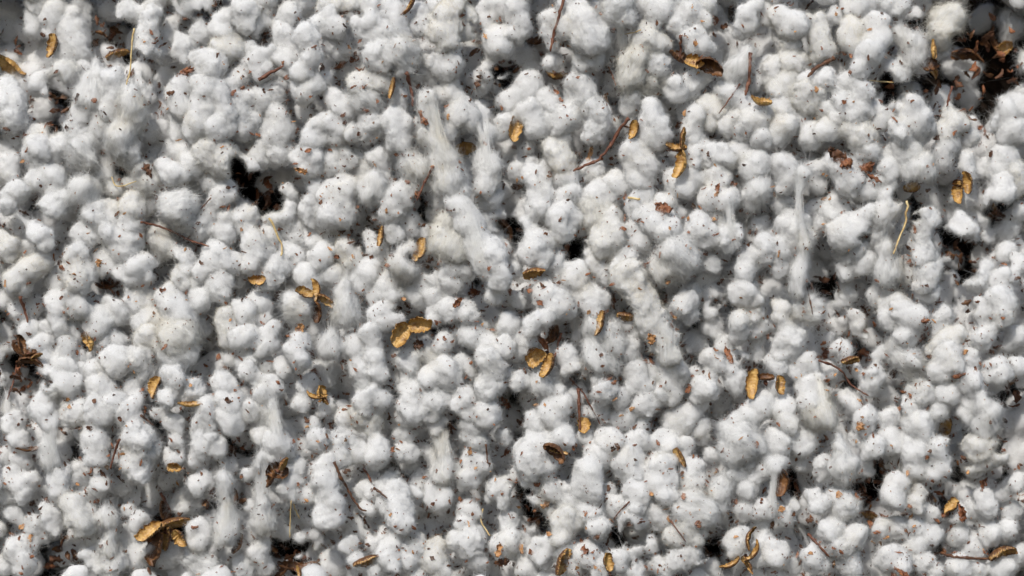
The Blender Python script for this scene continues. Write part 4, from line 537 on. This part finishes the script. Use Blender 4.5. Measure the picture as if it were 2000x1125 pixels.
(2,3):"75 165 24r;965 220 24d;900 260 14r;1045 385 18r;755 310 26r;500 100 22d;475 125 26r;210 510 24d;265 570 50t;285 345 8d;385 405 12d;580 470 14d;590 550 12d;575 635 30r;580 440 10d;225 660 46r;285 800 28t;140 700 14d;75 910 52t;150 940 34r;545 850 34r;570 920 40r;625 940 18r;550 965 18r;650 1055 24t;520 1100 24r;505 1060 26t;690 1080 18t;655 825 30d;605 815 26d;735 530 26d;755 440 32d;690 580 28d;1010 700 34r;800 680 12d;790 760 34r;830 390 34t;835 540 10t;1090 480 30t;1210 600 40t;1225 680 30t;1300 590 20t;1390 630 14t;1500 465 14r;1525 380 30r;1590 330 30t;1330 320 32d;1340 500 34r;1420 190 20r;1545 780 36d;1745 815 26t;1740 540 34r;1680 630 36t;1730 580 20r;1905 100 34r;1805 190 18r;1645 150 22r;1790 50 26t;1950 530 22r;1970 450 34r;1900 600 14d;1885 655 10d;1130 800 16d;1140 1080 28r;1150 1040 18r;1020 980 24d;1040 1050 18r;760 1100 24r;1390 1080 36d;1570 860 24t;1240 290 26r;1160 235 8d;820 110 34d;790 130 30d;1140 80 30r;1360 900 6d;860 60 14t;765 920 30d;1320 970 14d;1070 690 8d;1520 410 30r;10 665 14r;15 1040 34d;970 1000 20d;1120 950 16d;610 80 14r;1265 865 8d;10 430 30r;110 490 34r",
(3,3):"245 170 20d;405 75 18d;375 130 14d;685 75 22t;825 25 26r;825 90 10d;155 300 34r;40 595 26d;110 665 16r;80 720 14r;205 720 16d;10 830 18r;155 830 30r;320 680 42d;200 640 28d;260 905 36r;230 960 34r;515 910 22r;570 940 26r;510 1020 22t;335 945 24t;555 485 34t;490 460 22t;735 300 18r;660 400 34d;500 400 26r;700 510 42r;820 500 30r;800 650 36r;965 105 16t;990 280 10r;1090 320 34t;1265 150 20d;1335 105 10r;1385 350 16r;1290 390 22r;1270 440 24d;1300 530 30t;1310 570 34d;1105 580 28r;1120 660 40t;1140 730 20t;950 755 26r;850 780 38r;925 820 28t;880 860 34t;820 860 24t;1020 940 38r;1110 920 24r;735 960 24r;1000 1070 20r;1065 1105 36r;1320 690 34r;1360 650 26r;1340 710 22d;1560 310 22t;1710 265 20d;1735 135 14r;1795 40 26r;1645 40 12r;1900 500 22r;1950 480 14r;1990 540 26d;1370 930 30r;1310 940 38r;1410 970 26d;1460 940 26r;1280 885 24d;1380 960 22r;1680 740 24r;1650 730 20d;1750 950 24d;1690 940 20r;1450 20 28r;1400 30 34d;1240 200 22r;420 1045 8d;50 1095 34r;150 980 12d;1260 1020 8d;1300 1020 6d;1460 720 22d;1570 860 20r;1225 1110 18d;105 600 34t;190 290 22d;1930 690 10d;1080 770 30d;450 900 14r;720 420 30r;1370 510 28d;1720 960 14t",
}
# ---- carpel: a cupped, ribbed, pointed woody shell
def frame_at(ang, roll, pitch):
    if roll >= 130: roll = 205 - roll
    a = math.radians(ang); ax = Vector((math.cos(a), 0, math.sin(a))); n = Vector((0, -1, 0)); bx = n.cross(ax)
    R1 = Matrix.Rotation(math.radians(roll), 3, ax); n = R1 @ n; bx = R1 @ bx
    R2 = Matrix.Rotation(-math.radians(pitch), 3, bx); return R2 @ ax, bx, R2 @ n
def carpel_mesh(name, L, W, ang, roll, pitch, key, seed):
    r = np.random.default_rng(seed); nu, nv = 46, 19
    u = np.linspace(0, 1, nu)[:, None]; v = np.linspace(-1, 1, nv)[None]
    w = (np.sin(np.pi * np.clip(u * .97 + .02, 0, 1) ** .92) ** .48) * (1 - .14 * u) + .02
    w = w * (1 + .05 * np.sin(u * 23 + r.uniform(0, 6)) + .04 * np.sin(u * 41 + r.uniform(0, 6)))
    cup = r.uniform(1.15, 1.5); L *= 1.12; W *= 1.15
    th = v * cup; side = np.sin(th) / math.sin(cup) * w * W / 2
    dep = -(1 - np.cos(th)) / (1 - math.cos(cup)) * w * W * .42
    x = (u - .5) * L + 0 * v; bend = r.uniform(.08, .34); W *= r.uniform(.8, 1.05)
    z = -dep + L * bend * (2 * u - 1) ** 2 * np.where(u > .5, 1.0, .6) - .2 * W
    z = z + (.013 if key == 'g' else .007) * W * np.cos((u * 58 - np.abs(v) * 9)) * (1 - np.abs(v) ** 4) * np.sin(np.pi * u) ** .3
    side = side * (1 - .10 * np.clip(np.abs(v) - .8, 0, 1) * 5 * .6); z = z + .06 * W * (np.abs(v) > .9)
    z = z        # ribs running from the keel to the rim
    z = z + .05 * W * np.exp(-(v / .12) ** 2)                                        # the keel where the segment parts
    side = side + .05 * W * np.sin(u * 7 + r.uniform(0, 6)) + (u > .86) * (u - .86) * L * r.uniform(-1.1, 1.1)
    z = z + r.normal(0, .012, (nu, nv)) * W; side = side + r.normal(0, .014, (nu, nv)) * W
    tear = r.uniform(.1, .9) ; z = z + .10 * W * np.exp(-((u - tear) / .07) ** 2) * np.abs(v) ** 3 * r.choice([-1, 1])
    side = side * (1 - .22 * np.exp(-((u - tear) / .05) ** 2) * (v > 0) * np.abs(v) - .16 * np.exp(-((u - 1 + tear) / .04) ** 2) * (v < 0) * np.abs(v))
    z = z + r.uniform(-.55, .55) * (u - .4) * v * W * .5
    t = .5 * MM
    A, B, N = frame_at(ang, roll, pitch)
    def place(z_): return np.stack([A[i] * x + B[i] * side + N[i] * z_ for i in range(3)], -1).reshape(-1, 3)
    P = np.concatenate([place(z), place(z - t)]); K = nu * nv
    g = np.arange(K).reshape(nu, nv); a, b, c, d = g[:-1, :-1].ravel(), g[1:, :-1].ravel(), g[1:, 1:].ravel(), g[:-1, 1:].ravel()
    top = np.stack([a, b, c, d], 1); bot = np.stack([d, c, b, a], 1) + K
    rim = np.concatenate([g[0], g[1:, -1], g[-1, ::-1][1:], g[::-1, 0][1:]])
    rq = np.stack([rim[:-1], rim[1:], rim[1:] + K, rim[:-1] + K], 1)
    mi = np.concatenate([np.zeros(len(top)), np.ones(len(bot)), np.full(len(rq), 2)])
    mats = {'g': [M['gold'], M['shell'], M['edge']], 's': [M['gold'], M['shell'], M['edge']], 'd': [M['shell'], M['shell'], M['edge']]}[key]
    if key == 'g' and abs(roll) > 90: mats = [M['gold'], M['gold'], M['edge']]
    return make_mesh(name, P, F4=np.concatenate([top, bot, rq]), mats=mats, mi=mi)
def rest_depth(u, v, s, q=35, lift=.0):
    """depth of the cotton that a piece of half-size s px would lie on"""
    i = int(u / 3 + GO); j = int(v / 3 + GO); k = max(1, int(s / 3)); w = HM[max(j - k, 0):j + k + 1, max(i - k, 0):i + k + 1]
    return float(np.percentile(w, q)) - lift
def leaf_mesh(name, L, W, ang, mat, seed, rough=1.0, n=9, tilt=28, parts_only=False):
    r = np.random.default_rng(seed); nu, nv = n, max(4, n // 2 + 1)
    u = np.linspace(-1, 1, nu)[:, None]; v = np.linspace(-1, 1, nv)[None]
    w = np.clip(1 - np.abs(u) ** r.uniform(1.6, 3.5), .06, 1) ** r.uniform(.4, .9)
    w = w * (1 + rough * r.uniform(-.4, .28, (nu, 1)))
    x = u * L / 2 + rough * r.uniform(-.09, .09, (nu, nv)) * L; y = v * w * W / 2 + r.uniform(-.3, .3) * u ** 2 * W + rough * r.uniform(-.1, .1, (nu, nv)) * W
    z = r.uniform(-.5, .5) * v ** 2 * W * .6 + r.uniform(-.35, .35) * u ** 2 * L * .5 + rough * r.uniform(-.10, .10, (nu, nv)) * W + 0 * u
    A, B, N = frame_at(ang, r.uniform(-tilt, tilt), r.uniform(-tilt, tilt)); t = max(.22 * MM, .04 * W)
    def place(z_): return np.stack([A[i] * x + B[i] * y + N[i] * z_ for i in range(3)], -1).reshape(-1, 3)
    P = np.concatenate([place(z), place(z - t)]); K = nu * nv
    g = np.arange(K).reshape(nu, nv); a, b, c, d = g[:-1, :-1].ravel(), g[1:, :-1].ravel(), g[1:, 1:].ravel(), g[:-1, 1:].ravel()
    rim = np.concatenate([g[0], g[1:, -1], g[-1, ::-1][1:], g[::-1, 0][1:]])
    F = np.concatenate([np.stack([a, b, c, d], 1), np.stack([d, c, b, a], 1) + K, np.stack([rim[:-1], rim[1:], rim[1:] + K, rim[:-1] + K], 1)])
    if parts_only: return P, F
    return make_mesh(name, P, F4=F, mats=[mat])
def tube(pts, rad, seed, taper=.25, n=8, knots=True):
    r = np.random.default_rng(seed); P = np.array(pts, float); T = []
    for a, b in zip(P[:-1], P[1:]):
        k = max(3, int(np.linalg.norm(b - a) / (3 * MM))); T += [a + (b - a) * i / k for i in range(k)]
    T.append(P[-1]); T = np.array(T)
    for _ in range(2): T[1:-1] = T[1:-1] * .5 + (T[:-2] + T[2:]) * .25
    T[1:-1] += r.normal(0, rad * .22, (len(T) - 2, 3)); m = len(T)
    R = rad * (1 - taper * np.linspace(0, 1, m)) * (1 + r.uniform(-.1, .1, m))
    if knots:
        for q in r.integers(1, m - 1, max(1, m // 7)): R[q] *= 1.45
        R[-1] *= .6; R[0] *= 1.25
    V = []; 
    for i in range(m):
        d = Vector(T[min(i + 1, m - 1)] - T[max(i - 1, 0)]).normalized(); a = d.cross(Vector((0, 1, .13))).normalized(); b = d.cross(a)
        V += [T[i] + R[i] * (math.cos(6.2832 * k / n) * np.array(a) + math.sin(6.2832 * k / n) * np.array(b)) * (1 + r.uniform(-.16, .16)) for k in range(n)]
    F = [[i * n + k, i * n + (k + 1) % n, (i + 1) * n + (k + 1) % n, (i + 1) * n + k] for i in range(m - 1) for k in range(n)]
    k0 = len(V); V += [T[0], T[-1]]
    F3 = [[k0, (k + 1) % n, k] for k in range(n)] + [[k0 + 1, (m - 1) * n + k, (m - 1) * n + (k + 1) % n] for k in range(n)]
    return np.array(V), np.array(F), np.array(F3)
MARKS = []                                # (u, v, short name): what other labels lean on
PX = .0005
seed = 100
def carpel_args(s):
    *f, key = s.split(); return [float(q) for q in f] + [key]
for lab, ref, segs in BURS:
    S = [carpel_args(s) for s in segs.split(';')]
    u0 = sum(s[0] for s in S) / len(S); v0 = sum(s[1] for s in S) / len(S)
    y0 = np.mean([rest_depth(s[0], s[1], s[2] * .4, 8) for s in S]) - 6.0 * MM
    x, z = world_xz(u0, v0, y0)
    root = link('cotton_bur', None, loc=(x, y0, z)); tag(root, lab, 'bur', 'open cotton burs lying in the cotton')
    for k, (u, v, L, W, ang, roll, pitch, key) in enumerate(S):
        seed += 1; o = link('carpel', carpel_mesh('carpel', L * PX, W * PX, ang, roll, pitch, key, seed), root)
        yc = .5 * y0 + .5 * (rest_depth(u, v, L * .4, 12) - 6.0 * MM) - (key == 'g') * 1.2 * MM
        if key == 'g': yc = min(yc, rest_depth(u, v, L * .45, 6) - 3.0 * MM)
        cx, cz = world_xz(u, v, yc); o.location = (cx - x, yc - y0, cz - z)
    V, F, F3 = tube([(0, .002, 0), (.001, .006, -.002), (.002, .012, -.003)], 1.6 * MM, seed)
    link('stem', make_mesh('stem', V, F3, F, mats=[M['twig']]), root)
    MARKS.append((u0, v0, ref))
for lab, ref, s in SHELLS:
    u, v, L, W, ang, roll, pitch, key = carpel_args(s); seed += 1
    y = rest_depth(u, v, L * .32, 20) - 3.6 * MM; x, z = world_xz(u, v, y)
    o = link('bur_shell', carpel_mesh('bur_shell', L * PX, W * PX, ang, roll, pitch, key, seed), loc=(x, y, z))
    tag(o, lab, 'shell', 'loose shells of cotton burs'); MARKS.append((u, v, ref))
CM = {'r': M['rust'], 'd': M['dark'], 't': M['tan']}
for lab, ref, s in LEAVES:
    u, v, L, W, ang, key = s.split(); u, v, L, W, ang = map(float, (u, v, L, W, ang)); seed += 1
    y = rest_depth(u, v, L * .3, 25) - 2.6 * MM; x, z = world_xz(u, v, y)
    o = link('dry_leaf', leaf_mesh('dry_leaf', L * PX, W * PX, ang, CM[key], seed, 1.2, 13, 22), loc=(x, y, z))
    tag(o, lab, 'leaf', 'dry leaf pieces in the cotton'); MARKS.append((u, v, ref))
for lab, ref, pts, rad, key in TWIGS:
    P = [tuple(map(float, q.split())) for q in pts.split(',')]; seed += 1
    ys = [rest_depth(u, v, 8, 30) - rad * PX - 1.8 * MM for u, v in P]; m = min(ys); ys = [max(min(y, m + .010), m) for y in ys]
    Q = []
    for (u, v), y in zip(P, ys): x, z = world_xz(u, v, y); Q.append(np.array((x, y, z)))
    V, F, F3 = tube([q - Q[0] for q in Q], rad * PX, seed, knots=key != 's')
    o = link('straw' if key == 's' else 'twig', make_mesh('twig', V, F3, F, mats=[{'t': M['twig'], 's': M['straw'], 'd': M['dark']}[key]]), loc=Q[0])
    tag(o, lab, 'straw' if key == 's' else 'twig', 'dry straws in the cotton' if key == 's' else 'twigs and stalks in the cotton')
    MARKS.append((P[len(P) // 2][0], P[len(P) // 2][1], ref))
# ---- flakes
FL = []
for (c, r), s in FLAKES.items():
    for t in s.split(';'):
        x, y, k = t.split(); FL.append((500 * c + float(x) / 4, (0, 281, 562, 844)[r] + float(y) / 4, float(k[:-1]) / 4 * 1.75, k[-1]))
FL.sort(key=lambda f: -f[2])
SHAPE = {}
def words_for(u, v, used, far_first=False):
    best = sorted(MARKS, key=lambda m: (m[0] - u) ** 2 + (m[1] - v) ** 2)[:14]
    dirs = ['right of', 'above right of', 'above', 'above left of', 'left of', 'below left of', 'below', 'below right of']
    for m in best:
        dx, dy = u - m[0], m[1] - v; d = math.hypot(dx, dy); a = dirs[int(((math.degrees(math.atan2(dy, dx)) + 22.5) % 360) // 45)]
        dist = 'just' if d < 38 else 'a little' if d < 90 else 'well' if d < 170 else 'far'
        if d < 9: a, dist = 'against', 'right'
        if len(m[2].split()) + len(a.split()) > 8: continue
        if (m[2], a, dist) not in used:
            used.add((m[2], a, dist)); return f'{dist} {a} {m[2]}'.replace('well ', 'well ')
    m = best[0]; n = sum(1 for q in used if q[0] == m[2]); used.add((m[2], n, ''))
    raise RuntimeError('no words left')
used = set(); VS, FS, MIs, k0 = [], [], [], 0
many = {'r': 'rusty', 'd': 'dark brown', 't': 'tan'}
def fshape(L, W): return 'sliver' if W < .33 * L else 'chip' if W > .6 * L else 'flake'
for n, (u, v, L, key) in enumerate(FL):
    seed += 1; r = np.random.default_rng(seed); W = L * r.choice([.25, .42, .5, .62, .75])
    y = rest_depth(u, v, 4, 30) - 1.4 * MM; x, z = world_xz(u, v, y); ang = r.uniform(0, 360)
    if n < 300:
        o = link('leaf_flake', leaf_mesh('leaf_flake', L * PX, W * PX, ang, CM[key], seed, 1.1, 8, 40), loc=(x, y, z))
        tag(o, f'{"larger" if L > 9.5 else "small"} {many[key]} leaf {fshape(L, W)} {words_for(u, v, used)}', 'leaf flake', 'leaf flakes scattered over the cotton')
    else:
        P, F = leaf_mesh('x', L * PX, W * PX, ang, None, seed, 1.1, 6, 45, True)
        VS.append(P + np.array([x, y, z])); FS.append(F + k0); MIs.append(np.full(len(F), 'rdt'.index(key))); k0 += len(P)
# pepper of crumbs, thickest around the bigger pieces
for k in range(6500):
    if k % 5 < 1: u, v = rng.uniform(-60, 2060), rng.uniform(-60, 1185)
    else:
        f = FL[rng.integers(len(FL))] if k % 5 < 4 else MARKS[rng.integers(len(MARKS))]; u, v = f[0] + rng.normal(0, 16), f[1] + rng.normal(0, 16)
    L = rng.lognormal(1.0, .45); W = L * rng.uniform(.25, .8); seed += 1
    y = rest_depth(u, v, 4, 35) - 1.0 * MM; x, z = world_xz(u, v, y)
    P, F = leaf_mesh('x', L * PX, W * PX, rng.uniform(0, 360), None, seed, 1.1, 4, 50, True)
    VS.append(P + np.array([x, y, z])); FS.append(F + k0); MIs.append(np.full(len(F), rng.choice([0, 0, 0, 1, 1, 2]))); k0 += len(P)
o = link('leaf_crumbs', make_mesh('leaf_crumbs', np.concatenate(VS), F4=np.concatenate(FS), mats=[M['rust'], M['dark'], M['tan']], mi=np.concatenate(MIs)))
tag(o, 'tiny brown crumbs of dry leaf peppered all over the white cotton', kind='stuff')
# ---- broken brown litter lodged in the gaps
VS, FS, MIs, k0 = [], [], [], 0
for g in hol:
    for k in range(int(1 + g[2] / 6)):
        a = rng.uniform(0, 6.3); rr = g[2] * rng.uniform(.2, 1.15); u, v = g[0] + rr * math.cos(a), g[1] + rr * math.sin(a); seed += 1
        y = rng.uniform(.030, .085); x, z = world_xz(u, v, y); L = rng.uniform(9, 30)
        P, F = leaf_mesh('x', L * PX, L * PX * rng.uniform(.3, .7), rng.uniform(0, 360), None, seed, 1.1, 7, 60, True)
        VS.append(P + np.array([x, y, z])); FS.append(F + k0); MIs.append(np.full(len(F), rng.choice([0, 1, 1, 1, 2]))); k0 += len(P)
med = np.median(HM[20:-20, 20:-20]); n = 0
for k in range(60000):                     # and in the creases between neighbouring locks
    u, v = rng.uniform(-60, 2060), rng.uniform(-60, 1185); i = int(u / 3 + GO); j = int(v / 3 + GO)
    w = HM[max(0, j - 7):j + 8, max(0, i - 7):i + 8]; here = float(np.median(HM[j - 1:j + 2, i - 1:i + 2]))
    if here - np.percentile(w, 35) < .008: continue
    n += 1; seed += 1; L = rng.lognormal(2.05, .45); x, z = world_xz(u, v, here - 1.3 * MM)
    P, F = leaf_mesh('x', L * PX, L * PX * rng.uniform(.2, .7), rng.uniform(0, 360), None, seed, 1.1, 5, 60, True)
    VS.append(P + np.array([x, here - 1.3 * MM, z])); FS.append(F + k0); MIs.append(np.full(len(F), rng.choice([0, 0, 1, 2]))); k0 += len(P)
    if n > 3200: break
print('STATS litter', n)
o = link('litter_and_gap_shade', make_mesh('litter_and_gap_shade', np.concatenate(VS), F4=np.concatenate(FS), mats=[M['rust'], M['dark'], M['shell']], mi=np.concatenate(MIs)))
tag(o, 'broken brown litter lodged deep in the dark gaps between locks', kind='stuff')
# ---- stray fibres drawn over gaps and across neighbouring locks
K = 8500; VS = []; FS = []
for k in range(K):
    u, v = rng.uniform(-40, 2040), rng.uniform(-40, 1165); n = 6; a = rng.normal(-1.57, .9); st = rng.lognormal(1.3, .5) ; pts = []
    for i in range(n):
        y = rest_depth(u, v, 6, 40) - rng.uniform(.2, 1.4) * MM; x, z = world_xz(u, v, y); pts.append((x, y, z)); a += rng.normal(0, .32); u += st * math.cos(a); v -= st * math.sin(a)
    P = np.array(pts); P[1:-1] = P[1:-1] * .4 + (P[:-2] + P[2:]) * .3
    d = P[-1] - P[0]; sd = np.cross(d, (0, -1, 0)); sd = sd / (np.linalg.norm(sd) + 1e-9) * rng.uniform(.035, .07) * MM
    w = np.array([.4, 1, 1, 1, 1, .3])[:, None]
    VS.append(np.concatenate([P - sd * w, P + sd * w])); i = np.arange(5); FS.append(np.stack([i, i + 1, i + 7, i + 6], 1) + k * 12)
# drawn bundles: wool pulled out between two locks, all its fibres running the same way and waisted in the middle
PULL = '97 835 12 101 905 14 4;443 985 10 442 1035 16 7;514 900 9 516 965 14 3;533 782 10 541 835 16 2;868 845 8 868 885 16 6;1559 345 9 1561 440 10 1;1639 842 5 1646 890 18 3;1513 925 9 1508 1000 12 3;912 410 16 938 505 18 12;845 205 10 868 300 16 9;948 238 6 951 318 14 4;186 118 8 188 168 18 4;1210 50 8 1212 92 12 4;652 655 8 655 700 14 5;1424 410 10 1432 480 16 8;1598 735 4 1612 815 16 4;1918 775 10 1932 825 12 5;1300 640 16 1306 700 16 12'
for t in PULL.split(';'):
    u0, v0, w0, u1, v1, w1, wm = map(float, t.split())
    ln = math.hypot(u1 - u0, v1 - v0); px, pv = -(v1 - v0) / ln, (u1 - u0) / ln
    u0, v0, u1, v1 = u0 - (u1 - u0) * .12, v0 - (v1 - v0) * .12, u1 + (u1 - u0) * .12, v1 + (v1 - v0) * .12
    yt, ym, yb = rest_depth(u0, v0, 10, 25) - .5 * MM, rest_depth((u0 + u1) / 2, (v0 + v1) / 2, 8, 25), rest_depth(u1, v1, 10, 25) - .5 * MM; ym = min(ym - 1 * MM, (yt + yb) / 2 + 2 * MM)
    for k in range(int(30 + 3.2 * (w0 + w1) + 3 * wm)):
        c = rng.normal(0, .62) ; e = rng.uniform(-.12, .12); pts = []; dy = rng.uniform(-2.2, 1.2) * MM
        for tt in np.linspace(0, 1, 6):
            q = min(max(tt + e, -.1), 1.1); w = (w0 * (1 - q) ** 2 + w1 * q ** 2) * 1.0 + 2 * q * (1 - q) * wm * .6
            y = yt * (1 - q) ** 2 + yb * q ** 2 + 2 * q * (1 - q) * ym + dy * (w / 12)
            x, z = world_xz(u0 + (u1 - u0) * q + px * c * w + rng.normal(0, .8), v0 + (v1 - v0) * q + pv * c * w, y); pts.append((x, y, z))
        P = np.array(pts); d = P[-1] - P[0]; sd = np.cross(d, (rng.normal(0, .4), -1, 0)); sd = sd / (np.linalg.norm(sd) + 1e-9) * rng.uniform(.03, .055) * MM
        w = np.array([.2, 1, 1, 1, 1, .2])[:, None]; VS.append(np.concatenate([P - sd * w, P + sd * w])); i = np.arange(5); FS.append(np.stack([i, i + 1, i + 7, i + 6], 1) + K * 12); K += 1
o = link('stray_fibres', make_mesh('stray_fibres', np.concatenate(VS), F4=np.concatenate(FS), mats=[fibre]))
tag(o, 'fine white cotton fibres straying over the locks and gaps', kind='stuff')
# ---- labels of the locks
used = set()
for a in ALL[:300]:
    P = a['px']; w = max(p[2] for p in P); ln = math.hypot(P[0][0] - P[-1][0], P[0][1] - P[-1][1]) + 2 * w
    size = 'big' if w > 29 else 'broad' if w > 25 else 'middling'
    form = 'round' if ln < 2.5 * w else 'oval' if ln < 3.2 * w else 'long'
    if min(p[2] for p in P) < 14: form = 'drawn-out'
    lab = f'{size} {form} lock {words_for(a["u"], a["v"], used)}'
    tag(a['obj'], lab, 'cotton lock', 'locks of white seed cotton')
